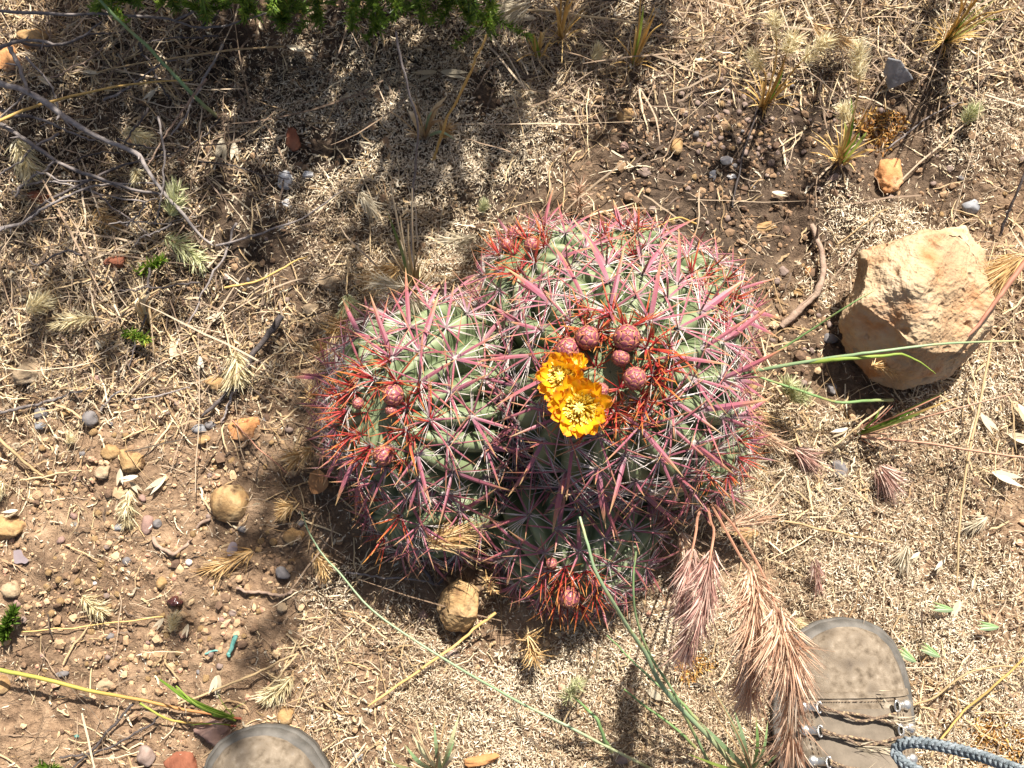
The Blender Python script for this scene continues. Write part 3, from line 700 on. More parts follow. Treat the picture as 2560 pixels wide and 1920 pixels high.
def cluster_mesh(seed, kind):
    """one areole: z is the outward normal, +x runs down the rib"""
    R = np.random.RandomState(seed)
    b = Buf()
    def add(az, tilt, L, hw, flat, bend, mi, S=8, prof=None):
        az, tilt, L, hw = [np.atleast_1d(np.asarray(q, float)) for q in (az, tilt, L, hw)]
        n = len(az)
        d = np.stack([np.sin(tilt) * np.cos(az), np.sin(tilt) * np.sin(az), np.cos(tilt)], 1)
        out = np.stack([np.cos(az), np.sin(az), np.zeros(n)], 1)
        bd = out * bend[:, None] * .55 + np.array([.10, 0, -.6]) * bend[:, None]
        rt = out * .0012 + np.array([0, 0, .0008])
        C = arcs(rt, d, L, bd, S)
        pr = np.array([.75, 1, 1, .96, .86, .66, .38, .04]) if S == 8 else np.array([1, 1, .8, .5, .05])
        U = np.cross(np.cross(d, [0, 0, 1]), d); U = np.where(np.linalg.norm(U, axis=1, keepdims=True) < .2, np.array([1., 0, 0]), U)
        strands(b, C, hw[:, None] * pr[None], rnd=R.rand(n), sides=4, U=nrm(U), flat=flat, mi=mi)
    u = lambda a, c, n=1: R.uniform(a, c, n)
    rad = math.radians
    if kind in ('adult', 'old'):
        wide = R.rand() < .6
        add(u(-.5, .5), u(rad(40), rad(66)), u(.040, .056) if wide else u(.034, .048), u(.0017, .0026) if wide else u(.0010, .0015), .30, u(.05, .25), 0)   # hooked central blade
        add(math.pi + u(-.35, .35), u(rad(28), rad(55)), u(.032, .046), u(.0009, .0013), .5, u(-.05, .15), 0)
        add(np.array([1.35, -1.35]) + u(-.3, .3, 2), u(rad(50), rad(72), 2), u(.034, .048, 2), u(.0009, .0013, 2), .55, u(.0, .28, 2), 0)
        n = R.randint(2, 5)
        add(np.array([2.35, -2.3, .75, -.8])[R.permutation(4)[:n]] + u(-.2, .2, n), u(rad(55), rad(76), n), u(.028, .043, n), u(.0007, .0010, n), .6, u(.0, .3, n), 0)
        n = R.randint(11, 16)
        az = np.where(R.rand(n) < .5, 1, -1) * (1.35 + R.normal(0, .62, n))
        add(az, u(rad(64), rad(86), n), u(.018, .034, n), u(.00030, .00052, n), .8, u(-.12, .28, n), 1, S=5)
    elif kind == 'young':
        n = 8
        add(u(0, 6.28, n), u(rad(8), rad(52), n), u(.024, .042, n), u(.0006, .0013, n), .5, u(-.1, .25, n), 0)
        n = 10
        add(u(0, 6.28, n), u(rad(45), rad(78), n), u(.015, .026, n), u(.0003, .0005, n), .8, u(-.1, .25, n), 1, S=5)
    else:                                           # slender young spines packed at the tip of a head
        n = 14
        add(u(0, 6.28, n), u(rad(8), rad(82), n), u(.010, .030, n), u(.0003, .0008, n), .6, u(-.2, .3, n), 0)
    if kind != 'tip':                               # felt pad
        v = ICO1 * np.array([.0042, .0034, .0022]) * R.uniform(.8, 1.2, (len(ICO1), 1)); b.add(v, tris=ICO1F, rnd=R.rand(), mi=2)
    mats = {'adult': [M['blade'], M['radial'], M['wool']], 'old': [M['blade_old'], M['radial'], M['wool']],
            'young': [M['young'], M['radial'], M['wool']], 'tip': [M['young'], M['young'], M['wool']]}[kind]
    return b.mesh('spine_cluster', mats)
CL = {'adult': [cluster_mesh(i, 'adult') for i in range(16)], 'old': [cluster_mesh(50 + i, 'old') for i in range(8)],
      'young': [cluster_mesh(100 + i, 'young') for i in range(6)], 'tip': [cluster_mesh(150 + i, 'tip') for i in range(5)]}

class Head:
    """one ribbed head: centre, axis to its growing tip, radius across, half length along the axis"""
    def __init__(s, c, a, R, K, n, ph=0.0):
        s.c = np.array(c[:]); s.a = nrm(np.array(a, float)); s.R = R; s.K = K; s.n = n; s.ph = ph
        h = np.array([0.31, .95, 0.05]); s.u = nrm(np.cross(s.a, h)); s.w = np.cross(s.a, s.u)
        s.sp = .035 / ((R + K) / 2)
    def surf(s, th, fi, depth=.20):
        q = s.n * fi
        cr = np.abs(np.cos(q / 2)) ** .75
        k = np.round(q / (2 * math.pi)) % 2
        tub = np.cos(2 * math.pi * ((th - .30) / s.sp - .5 * k))
        fade = np.clip((th - .08) / .5, 0, 1)
        f = 1 - fade * depth * (1 - cr) + fade * .020 * tub * cr ** 3
        fi2 = fi + s.ph + .10 * th
        rr = s.R * np.sin(th) ** .92 * f
        zz = s.K * np.cos(th) * (1 - fade * depth * .45 * (1 - cr)) - .10 * s.K * np.exp(-(th / .26) ** 2)
        return s.c + (rr * np.cos(fi2))[..., None] * s.u + (rr * np.sin(fi2))[..., None] * s.w + zz[..., None] * s.a
    def inside(s, p, grow=1.0):
        d = p - s.c; z = d @ s.a
        r2 = np.maximum((d * d).sum(-1) - z * z, 0)
        return r2 / (s.R * grow) ** 2 + z * z / (s.K * grow) ** 2 < 1
def hd(px, py, z, tip, R, K, n, ph=0.0):
    c = atz(px, py, z)
    if isinstance(tip[0], (int, float)) and len(tip) == 3 and tip[0] > 50:
        a = atz(*tip) - c
    else:
        a = Vector(tip)
    return Head(c, a, R, K, n, ph)
HEADS = [
    hd(1540, 955, .112, (1522, 925, .225), .100, .108, 19),                # flowering head
    hd(1085, 1010, .070, (945, 1035, .150), .092, .098, 18, .1),           # left
    hd(1400, 770, .064, (1310, 640, .114), .074, .078, 15, .2),            # upper left
    hd(1570, 745, .060, (1560, 640, .105), .062, .070, 15, .1),            # top
    hd(1668, 820, .066, (1765, 742, .128), .072, .078, 16, .15),           # upper right
    hd(1435, 1300, .030, (1425, 1440, .070), .078, .080, 17, .05),         # lower, in shade of the flowering head
    hd(1672, 1085, .054, (1775, 1125, .098), .068, .074, 16, .1),          # lower right
    hd(1115, 1195, .036, (1010, 1270, .066), .070, .080, 15, .22),         # lower left
]
BUDS = []
cam_p = np.array([0, 0, H])
allc = []
stems = []
for hi, hdv in enumerate(HEADS):
    nf = hdv.n * 12; nt = 66
    th = np.linspace(.004, 2.6, nt); fi = np.linspace(0, 2 * math.pi, nf, endpoint=False)
    TH, FI = np.meshgrid(th, fi, indexing='ij')
    V = hdv.surf(TH, FI)
    i = np.arange(nt - 1)[:, None] * nf + np.arange(nf)[None, :]
    j = np.arange(nt - 1)[:, None] * nf + (np.arange(nf)[None, :] + 1) % nf
    Q = np.stack([i, i + nf, j + nf, j], -1).reshape(-1, 4)
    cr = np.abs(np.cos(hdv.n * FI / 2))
    b = Buf(); b.add(V.reshape(-1, 3), quads=Q, rnd=(.42 + .22 * cr ** 2 + .06 * vnoise(TH * 9, FI * 9)).ravel(), tt=cr.ravel())  # shade painted into the skin colour: rib valleys darker, crests lighter
    org = Vector(hdv.c)
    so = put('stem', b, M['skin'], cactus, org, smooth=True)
    stems.append(so)
    others = [h for k, h in enumerate(HEADS) if k != hi]
    for r in range(hdv.n):
        k = 0
        while True:
            tt = .30 + hdv.sp * (k + .5 * (r % 2)) + .02 * random.uniform(-1, 1); k += 1
            if tt > 2.0: break
            fi0 = 2 * math.pi * r / hdv.n
            p = hdv.surf(np.array([tt]), np.array([fi0]))[0]
            e = .01
            pu = hdv.surf(np.array([tt + e]), np.array([fi0]))[0] - p
            pv = hdv.surf(np.array([tt]), np.array([fi0 + .02]))[0] - hdv.surf(np.array([tt]), np.array([fi0 - .02]))[0]
            n = nrm(np.cross(pu, pv)); n = n if n @ (p - hdv.c) > 0 else -n
            # smooth normal of the plain body
            d0 = p - hdv.c; zc = d0 @ hdv.a; nb = nrm((d0 - zc * hdv.a) / hdv.R ** 2 + zc * hdv.a / hdv.K ** 2)
            n = nb
            if p[2] < .012 or any(o.inside(p, 1.0) for o in others): continue
            face = n @ nrm(cam_p - p)
            crowd = min([9] + [np.linalg.norm(p - (o.c)) / o.R for o in others])
            allc.append((face, hi, p, n, pu, tt))
vis = sorted([c for c in allc if c[0] > -.25], key=lambda c: -c[0])
def mat_of(p, n, down, roll=0, sc=1):
    x = down - n * (down @ n); x = nrm(x); y = np.cross(n, x)
    m = Matrix(((x[0], y[0], n[0], p[0]), (x[1], y[1], n[1], p[1]), (x[2], y[2], n[2], p[2]), (0, 0, 0, 1)))
    return m @ Matrix.Rotation(roll, 4, 'Z') @ Matrix.Scale(sc, 4)
RR = random.Random(8)
n_cl = 0
rest = Buf(); rest_y = Buf()
def place_cluster(hi, kind, p, n, down, roll, sc):
    me = RR.choice(CL[kind])
    o = bpy.data.objects.new('spine_cluster', me); SC.collection.objects.link(o)
    o.parent = stems[hi]
    o.matrix_basis = Matrix.Translation(-Vector(HEADS[hi].c)) @ mat_of(p, n, down, roll, sc)
def merge_cluster(kind, p, n, down, roll, sc):
    rest = rest_y if kind in ('young', 'tip') else globals()['rest']
    me = RR.choice(CL[kind]); m = mat_of(p, n, down, roll, sc)
    v = np.empty(len(me.vertices) * 3, np.float32); me.vertices.foreach_get('co', v); v = v.reshape(-1, 3)
    mm = np.array(m); v = v @ mm[:3, :3].T + mm[:3, 3]
    li = np.empty(len(me.loops), np.int32); me.loops.foreach_get('vertex_index', li)
    lt = np.empty(len(me.polygons), np.int32); me.polygons.foreach_get('loop_total', lt)
    ls = np.empty(len(me.polygons), np.int32); me.polygons.foreach_get('loop_start', ls)
    mi = np.empty(len(me.polygons), np.int32); me.polygons.foreach_get('material_index', mi)
    t = np.empty(len(me.vertices), np.float32); me.attributes['tt'].data.foreach_get('value', t)
    rn = np.empty(len(me.vertices), np.float32); me.attributes['rnd'].data.foreach_get('value', rn)
    q = lt == 4
    quads = li[ls[q][:, None] + np.arange(4)]; tris = li[ls[~q][:, None] + np.arange(3)]
    base = rest.n
    rest.add(v, quads=quads, rnd=rn, tt=t)
    rest.qm[-1] = mi[q]
    if len(tris):
        rest.t.append(tris + base); rest.tm.append(mi[~q])
LIMIT = 225
for face, hi, p, n, down, tt in vis:
    kind = 'young' if tt < (.36 if hi < 2 else .31) else ('old' if (tt > 1.15 and RR.random() < .5) else 'adult')
    sc = RR.uniform(.86, 1.12) * (.85 if hi not in (0, 1) else 1.0) * (.9 if tt < .8 else 1)
    roll = RR.uniform(-.25, .25)
    nn = nrm(n + np.array([RR.gauss(0, .07) for _ in range(3)]))
    if n_cl < LIMIT:
        place_cluster(hi, kind, p, nn, down, roll, sc); n_cl += 1
    else:
        merge_cluster('old' if kind != 'young' else kind, p, nn, down, roll, sc)
ro = None
# red young spines crowded on every tip
TIPN = [36, 18, 8, 3, 7, 8, 2, 0]
for hi, h in enumerate(HEADS):
    for q in range(TIPN[hi]):
        th = np.array([.04 + (.46 if hi < 2 else .30) * math.sqrt((q + .5) / TIPN[hi])]); fi = np.array([q * 2.4])
        p = h.surf(th, fi, 0)[0]
        n = nrm(p - h.c + .35 * h.a * h.K + np.array([RR.gauss(0, .01) for _ in range(3)]))
        if any(o.inside(p, .97) for k, o in enumerate(HEADS) if k != hi): continue
        if n_cl < 298:
            place_cluster(hi, 'tip', p, n, np.array([.3, .5, .1]) + .01, RR.uniform(0, 6), RR.uniform(.8, 1.15)); n_cl += 1
        else:
            merge_cluster('tip', p, n, np.array([.3, .5, .1]), RR.uniform(0, 6), .95)
if rest.n:
    ro = put('lower_spines', rest, [M['blade_old'], M['radial'], M['wool']], cactus, CB); ro['kind'] = 'stuff'
if rest_y.n:
    ro = put('young_spines', rest_y, [M['young'], M['radial'], M['wool']], cactus, CB); ro['kind'] = 'stuff'
print('clusters', len(allc), len(vis), n_cl)

def local_frame(p, n):
    n = nrm(np.asarray(n, float)); x = nrm(np.cross(n, [.2, .9, .1])); y = np.cross(n, x)
    return x, y, n
def bud_mesh(seed, r):
    """bud wrapped in overlapping scales"""
    R = np.random.RandomState(seed); b = Buf()
    nt, nf = 9, 14
    th = np.linspace(.05, 2.4, nt); fi = np.linspace(0, 6.283, nf, endpoint=False)
    T, F = np.meshgrid(th, fi, indexing='ij')
    V = np.stack([np.sin(T) * np.cos(F), np.sin(T) * np.sin(F), 1.02 * np.cos(T)], -1) * r * .93
    i = np.arange(nt - 1)[:, None] * nf + np.arange(nf); j = np.arange(nt - 1)[:, None] * nf + (np.arange(nf) + 1) % nf
    b.add(V.reshape(-1, 3), quads=np.stack([i, i + nf, j + nf, j], -1).reshape(-1, 4), tt=.5)
    rows = [(.14, 4), (.62, 6), (1.08, 8), (1.54, 9), (1.98, 8)]
    s = np.linspace(-1, 1, 5); t = np.linspace(0, 1, 5)
    for ri, (c, n) in enumerate(rows):
        for q in range(n):
            f0 = 6.283 * (q + .5 * (ri % 2)) / n + R.normal(0, .05)
            wd = math.pi / n * 1.25 * (1.0 if ri else .9)
            A, B = np.meshgrid(t, s, indexing='ij')
            wid = np.sqrt(np.maximum(0, 1 - (A * .98) ** 2.2))
            TH = (c + .52) - .72 * A if ri else .52 - .52 * A
            TH = np.maximum(TH, .02)
            FI = f0 + B * wid * wd
            rr = r * (1.0 + .075 * A - .05 * B * B + .012 * ri / 6)
            P = np.stack([np.sin(TH) * np.cos(FI), np.sin(TH) * np.sin(FI), 1.02 * np.cos(TH)], -1) * rr[..., None]
            edge = np.clip(np.maximum(A ** 5, np.abs(B) ** 5) * .98, 0, 1)
            k = np.arange(4)[:, None] * 5 + np.arange(4)
            b.add(P.reshape(-1, 3), quads=np.stack([k, k + 5, k + 6, k + 1], -1).reshape(-1, 4), tt=edge.ravel(), rnd=R.rand())
    return b.mesh('flower_bud', M['bud'], smooth=True)
def put_on_head(hi, px, py, lift):
    """point above a head's skin seen at a pixel"""
    h = HEADS[hi]; d = nrm(np.array(ray(px, py)))
    best = None
    for t in np.linspace(.6, 1.05, 450):
        p = cam_p + d * t
        if h.inside(p, 1.0): best = p; break
    if best is None:
        t = ((h.c - cam_p) @ d); best = cam_p + d * t
    n = nrm(best - h.c)
    return best - d * lift, n
for hi, px, py, r, lift in [(0, 1469, 844, 30, .012), (0, 1567, 845, 34, .014), (0, 1421, 876, 32, .010), (0, 1552, 894, 22, .010), (0, 1587, 946, 29, .014), (0, 1503, 976, 19, .010),
                            (1, 983, 988, 27, .008), (1, 959, 1138, 26, .008), (1, 895, 1008, 15, .006), (1, 978, 1025, 15, .006),
                            (2, 1290, 585, 21, .008), (2, 1330, 612, 20, .008), (2, 1268, 612, 17, .008), (5, 1423, 1492, 27, .008), (5, 1379, 1408, 14, .006), (5, 1490, 1455, 14, .006)]:
    p, n = put_on_head(hi, px, py, lift)
    rad = r * mpp(px, py, p[2])
    o = link('flower_bud', bud_mesh(px, rad), cactus, p)
    d = nrm(n * .6 + HEADS[hi].a * .4 + np.array([0, -.05, .25]))
    o.rotation_euler = Vector(d).to_track_quat('Z', 'Y').to_euler()

def petal_mesh(L, w, seed):
    R = np.random.RandomState(seed); b = Buf()
    t = np.linspace(0, 1, 9); s = np.linspace(-1, 1, 7)
    A, B = np.meshgrid(t, s, indexing='ij')
    wid = w * (np.sin(np.clip(A, 0, 1) ** .75 * math.pi * .80 + .12) ** .8) * np.where(A > .86, 1 - ((A - .86) / .14) ** 2 * .45, 1)
    jag = 1 + .03 * np.sin(B * 7 + R.rand() * 6) * (A > .85) + R.normal(0, .008, A.shape) * (A > .6)
    ph = R.rand() * 6
    z = .30 * L * A ** 1.6 * 0 + .10 * w * (B ** 2) + .045 * L * np.sin(B * 4 + ph) * A ** 3 + .04 * L * np.sin(A * 5 + B * 2 + ph) * A + .16 * L * A ** 3
    P = np.stack([A * L * jag, B * wid, z], -1)
    k = np.arange(8)[:, None] * 7 + np.arange(6)
    b.add(P.reshape(-1, 3), quads=np.stack([k, k + 7, k + 8, k + 1], -1).reshape(-1, 4), rnd=R.rand(), tt=np.clip(A ** 1.6 * .95 + .25 * (np.abs(B) < .2) * (A > .3) - .1, 0, 1).ravel())
    return b.mesh('petal', M['petal'], smooth=True)
def flower(px, py, hi, lift, r_px, tip, seed, closed=0.0, npet=22):
    p, n = put_on_head(hi, px, py, lift)
    r = r_px * mpp(px, py, p[2])
    d = nrm(np.array(tip, float))
    f = link('flower', None, cactus, p)
    x, y, n = local_frame(p, d)
    q = Vector(d).to_track_quat('Z', 'Y')
    f.rotation_euler = q.to_euler()
    base = Buf()                                    # scaly tube under the petals
    ring = np.linspace(0, 6.283, 14, endpoint=False)
    prof = [(-.95, .30), (-.6, .42), (-.3, .46), (-.05, .40)]
    V = np.array([[rr * r * math.cos(a), rr * r * math.sin(a), zz * r] for zz, rr in prof for a in ring])
    i = np.arange(3)[:, None] * 14 + np.arange(14); j = np.arange(3)[:, None] * 14 + (np.arange(14) + 1) % 14
    base.add(V, quads=np.stack([i, j, j + 14, i + 14], -1).reshape(-1, 4), tt=.6)
    o = link('flower_tube', base.mesh('flower_tube', M['bud'], smooth=True), None); o.parent = f
    R = random.Random(seed)
    for k in range(npet):
        inner = k % 2
        me = petal_mesh(r * R.uniform(.92, 1.1) * (1 if not inner else .92), r * R.uniform(.27, .34), seed * 40 + k)
        o = bpy.data.objects.new('petal', me); SC.collection.objects.link(o); o.parent = f
        a = 6.283 * k / npet + R.uniform(-.1, .1)
        up = math.radians((14 if not inner else 31) + R.uniform(-10, 10) + closed * 35)
        o.matrix_basis = Matrix.Rotation(a, 4, 'Z') @ Matrix.Translation((.10 * r, 0, -.12 * r)) @ Matrix.Rotation(-up, 4, 'Y') @ Matrix.Rotation(R.uniform(-.35, .35), 4, 'X')
    b = Buf(); N = 230; RN = np.random.RandomState(seed)
    a = RN.uniform(0, 6.283, N); rr = RN.uniform(.05, .30, N) * r
    root = np.stack([rr * np.cos(a), rr * np.sin(a), np.full(N, -.12 * r)], 1)
    tl = RN.uniform(.15, .75, N)
    dd = np.stack([np.sin(tl) * np.cos(a), np.sin(tl) * np.sin(a), np.cos(tl)], 1)
    C = arcs(root, dd, r * RN.uniform(.36, .60, N), dd * np.array([.3, .3, -.1]), 5)
    strands(b, C, r * .013 * np.array([1, .8, .7, 2.6, 2.2])[None], sides=3, rnd=RN.rand(N))
    o = link('stamens', b.mesh('stamens', M['stamen']), None); o.parent = f; o['kind'] = 'stuff'
    b = Buf(); N = 10
    a = np.linspace(0, 6.283, N, endpoint=False)
    root = np.stack([.015 * r * np.cos(a), .015 * r * np.sin(a), np.full(N, .38 * r)], 1)
    dd = np.stack([.75 * np.cos(a), .75 * np.sin(a), np.full(N, .62)], 1)
    C = arcs(root, dd, .20 * r, np.stack([.2 * np.cos(a), .2 * np.sin(a), np.full(N, -.3)], 1), 5)
    strands(b, C, r * .034 * np.array([.8, 1.1, 1.2, 1, .5])[None], sides=4)
    strands(b, np.array([[[0, 0, -.1 * r], [0, 0, .15 * r], [0, 0, .39 * r]]]), r * .045, sides=5)
    o = link('stigma', b.mesh('stigma', M['stigma']), None); o.parent = f
    return f
f1 = flower(1449, 1016, 0, .020, 74, (-.12, -.28, 1), 3)
f1['label'] = 'wide open yellow orange flower in front'
f2 = flower(1407, 944, 0, .016, 62, (-.35, -.02, 1), 5, .15)
f2['label'] = 'orange flower behind the wide open one'
f3 = flower(1440, 912, 0, .012, 34, (.05, .25, 1), 9, .5, 14)
f3['label'] = 'small withering yellow flower'

# ------------------------------------------------------------------ twigs, stalks, stems
def line3(pts, hs, n=28, jit=0.0):
    """smooth line over picture points at heights above the ground"""
    if not isinstance(hs, (list, tuple)): hs = [hs] * len(pts)
    if len(hs) == 2 and len(pts) != 2:
        hs = [hs[0] + (hs[1] - hs[0]) * i / (len(pts) - 1) for i in range(len(pts))]
    P = spline([at(x, y, h) for (x, y), h in zip(pts, hs)], n)
    if jit:
        w = np.cumsum(RS.normal(0, jit, P.shape), 0); w -= np.linspace(0, 1, n)[:, None] * w[-1]; P = P + w
    return P
def rod(name, label, cat, pts, hs, wpx, mat, group=None, sides=6, n=30, jit=.0006, flat=1.0, parent=None, knots=0):
    """round stick or stem; wpx gives width in picture pixels at both ends"""
    P = line3(pts, hs, n, jit)
    k = mpp(*pts[0])
    w = np.linspace(wpx[0], wpx[1], n) * k * .5
    w = w * (1 + .10 * np.sin(np.linspace(0, 23, n) + RS.rand() * 6) * (1 if knots else .2))
    if len(wpx) == 2 and wpx[1] < wpx[0] * .8: w[-1] *= .4
    b = Buf(); strands(b, P[None], w[None], sides=sides, flat=flat, rnd=RS.uniform(.3, .7))
    for q in range(knots):
        i = RS.randint(3, n - 3); d = nrm(RS.normal(0, 1, 3) + [0, 0, .5]); L = RS.uniform(3, 7) * w[i]
        strands(b, np.array([[P[i], P[i] + d * L * .6, P[i] + d * L]]), np.array([[w[i] * .6, w[i] * .45, w[i] * .2]]), sides=5, rnd=.5)
    org = Vector(P[0]) if parent is None else WL[parent.name]
    o = put(name, b, mat, parent, org, smooth=True)
    if parent is None: tag(o, label, cat, group)
    return o
TW = [
    ('thick grey branch sloping down from the left edge to the gravel', [(-60, 190), (0, 210), (58, 229), (117, 264), (194, 319), (272, 358), (342, 389), (369, 420), (412, 478), (459, 533), (498, 583), (533, 614)], [.05, .05, .05, .05, .045, .04, .035, .03, .03, .025, .015, .008], (17, 6), 5, 'twig'),
    ('second grey branch running under the thick one at left', [(-60, 285), (0, 311), (58, 346), (117, 381), (175, 412), (241, 435), (330, 467), (408, 486)], [.03, .02], (13, 6), 4, 'twig'),
    ('grey twig level along the top left under the green shrub', [(-60, 20), (0, 25), (117, 33), (233, 37), (330, 41), (439, 52), (486, 64), (564, 66), (622, 47), (680, 31)], [.06, .05], (9, 4), 4, 'twig'),
    ('short twig forking up out of the level top twig', [(439, 52), (486, 23), (520, -5), (560, -40)], [.055, .07], (7, 4), 1, 'twig'),
    ('forked grey twig over the ochre stone in the top left corner', [(-40, 125), (0, 117), (66, 97), (144, 109), (202, 89), (257, 51)], [.045, .05], (11, 4), 3, 'twig'),
    ('bent grey twig rising from the left edge under two branches', [(-40, 580), (0, 570), (62, 556), (105, 525), (175, 490), (253, 467), (350, 459), (447, 463)], [.02, .015], (10, 4), 3, 'twig'),
    ('long dark twig crossing below the two left branches', [(62, 556), (117, 505), (218, 447), (295, 408), (389, 389), (430, 392)], [.012, .03], (9, 4), 3, 'dark_twig'),
    ('arched thin twig over the brick red stone', [(39, 490), (52, 470), (78, 459), (155, 459), (253, 486), (365, 505)], [.02, .015], (7, 4), 2, 'twig'),
    ('thin upright twig crossing the thick branch near its middle', [(397, 292), (408, 369), (413, 447), (402, 505), (385, 562)], [.045, .03], (6, 4), 2, 'twig'),
    ('straight twig leading right from the tip of the thick branch', [(537, 614), (661, 579), (758, 544), (860, 474)], [.01, .02], (7, 3), 3, 'twig'),
    ('short twig between the two left branches', [(-30, 270), (31, 284), (117, 311), (175, 334), (241, 350)], [.03, .025], (9, 4), 2, 'twig'),
    ('thick short upright twig in the top left corner', [(23, 117), (51, 183), (72, 232)], [.05, .03], (12, 7), 1, 'twig'),
    ('charred forked stick left of the cactus', [(705, 790), (642, 881), (610, 951), (575, 982), (505, 1040)], [.016, .006], (17, 9), 2, 'dark_twig'),
    ('short prong beside the charred stick', [(590, 965), (570, 1010), (555, 1050)], [.008, .004], (9, 4), 0, 'twig'),
    ('grey twig lying under the pale faceted stone', [(-20, 1034), (40, 1020), (117, 1000), (175, 984), (225, 968)], [.006, .008], (9, 5), 2, 'twig'),
    ('short grey twig between pink and olive grey stones', [(250, 1029), (272, 1000), (307, 976)], [.006, .012], (7, 4), 1, 'twig'),
    ('thin level twig above the flat orange stone', [(325, 998), (389, 990), (475, 970)], [.01, .01], (5, 4), 0, 'twig'),
    ('curved brown twig lying like a hook on the bare soil', [(385, 1341), (396, 1362), (412, 1375), (439, 1383), (455, 1374), (467, 1358), (478, 1335), (490, 1312), (510, 1300), (527, 1296)], .004, (11, 8), 1, 'root'),
    ('brown twig lying near the shaded lower left of the cactus', [(588, 1470), (642, 1482), (692, 1490), (718, 1488), (733, 1478)], .003, (9, 6), 1, 'root'),
    ('weathered curved root lying left of the sandstone rock', [(2028, 562), (2042, 600), (2052, 650), (2055, 690), (2044, 722), (2024, 748), (1992, 776), (1953, 817)], [.004, .010, .014, .014, .012, .01, .008, .004], (14, 18), 2, 'root'),
    ('thin dark twig sloping to the bottom edge at lower left', [(330, 1758), (290, 1810), (249, 1855), (187, 1918), (150, 1960)], [.01, .006], (7, 6), 1, 'dark_twig'),
    ('grey twig curving along the bottom left beside the boot', [(148, 1890), (210, 1880), (272, 1863), (330, 1836), (370, 1815), (395, 1792)], [.006, .012], (6, 5), 2, 'dark_twig'),
    ('dark twig poking from shade behind the tan rock', [(1012, 1310), (1070, 1430), (1100, 1460), (1130, 1410), (1150, 1395)], [.02, .015], (9, 7), 1, 'dark_twig'),
    ('straight grey twig lying under the lower left spines', [(862, 1432), (960, 1446), (1100, 1462)], [.01, .008], (5, 5), 0, 'twig'),
    ('thin grey stalk leaning up from the ground cover above the cactus', [(1029, 690), (1030, 560), (1032, 420), (1037, 311), (1015, 200), (990, 78)], [.0, .04, .08, .12, .15, .17], (6, 5), 3, 'twig'),
    ('knobbly tan stalk leaning under the green shrub', [(1078, 400), (1091, 373), (1114, 303), (1161, 202), (1190, 140), (1217, 85)], [.0, .02, .06, .11, .14, .16], (8, 5), 4, 'gold_stem'),
    ('dark twig slanting between grass tufts at upper right', [(1832, 520), (1850, 430), (1880, 310), (1892, 270)], [.004, .03], (5, 4), 1, 'dark_twig'),
    ('thin grey twig lying above the bright orange stone', [(2220, 370), (2280, 322), (2330, 290), (2410, 255)], .01, (5, 3), 1, 'twig'),
    ('long dark stalk rising at the right edge', [(2500, 590), (2530, 500), (2570, 400)], [.005, .05], (8, 6), 1, 'dark_twig'),
    ('pale fork of twig lying on dark soil right of the shaded stone', [(1625, 400), (1665, 385), (1690, 330), (1700, 270)], .01, (4, 3), 1, 'straw_grey'),
]
for lb, pts, hs, w, kn, mt in TW:
    rod('root' if mt == 'root' and 'root' in lb else 'twig', lb, 'twig', pts, hs, w, M[mt], knots=kn, n=36 if len(pts) > 4 else 20)

RT = np.random.RandomState(90); TWL = []
for q in range(30):
    x0, y0 = RT.uniform(-20, 640), RT.uniform(30, 720)
    a = RT.choice([.35, -.5, 2.7, 1.3, .1]) + RT.normal(0, .3); L = RT.uniform(90, 300)
    pts = [(x0 + math.cos(a) * L * t + RT.normal(0, 7), y0 + math.sin(a) * L * t + RT.normal(0, 7)) for t in (0, .35, .7, 1)]
    w = RT.uniform(4, 8)
    o = rod('twig', 'thin dead twig tangled in the litter at upper left', 'twig', pts, [RT.uniform(.004, .05), RT.uniform(.004, .035)], (w, w * .55), M[RT.choice(['twig', 'dark_twig', 'root'])], 'thin dead twigs in the upper left litter', knots=int(RT.randint(1, 5)), n=22, jit=.0009)
    TWL.append((o, pts[1][0], pts[1][1]))
tell_apart(TWL, 'thin dead twig')

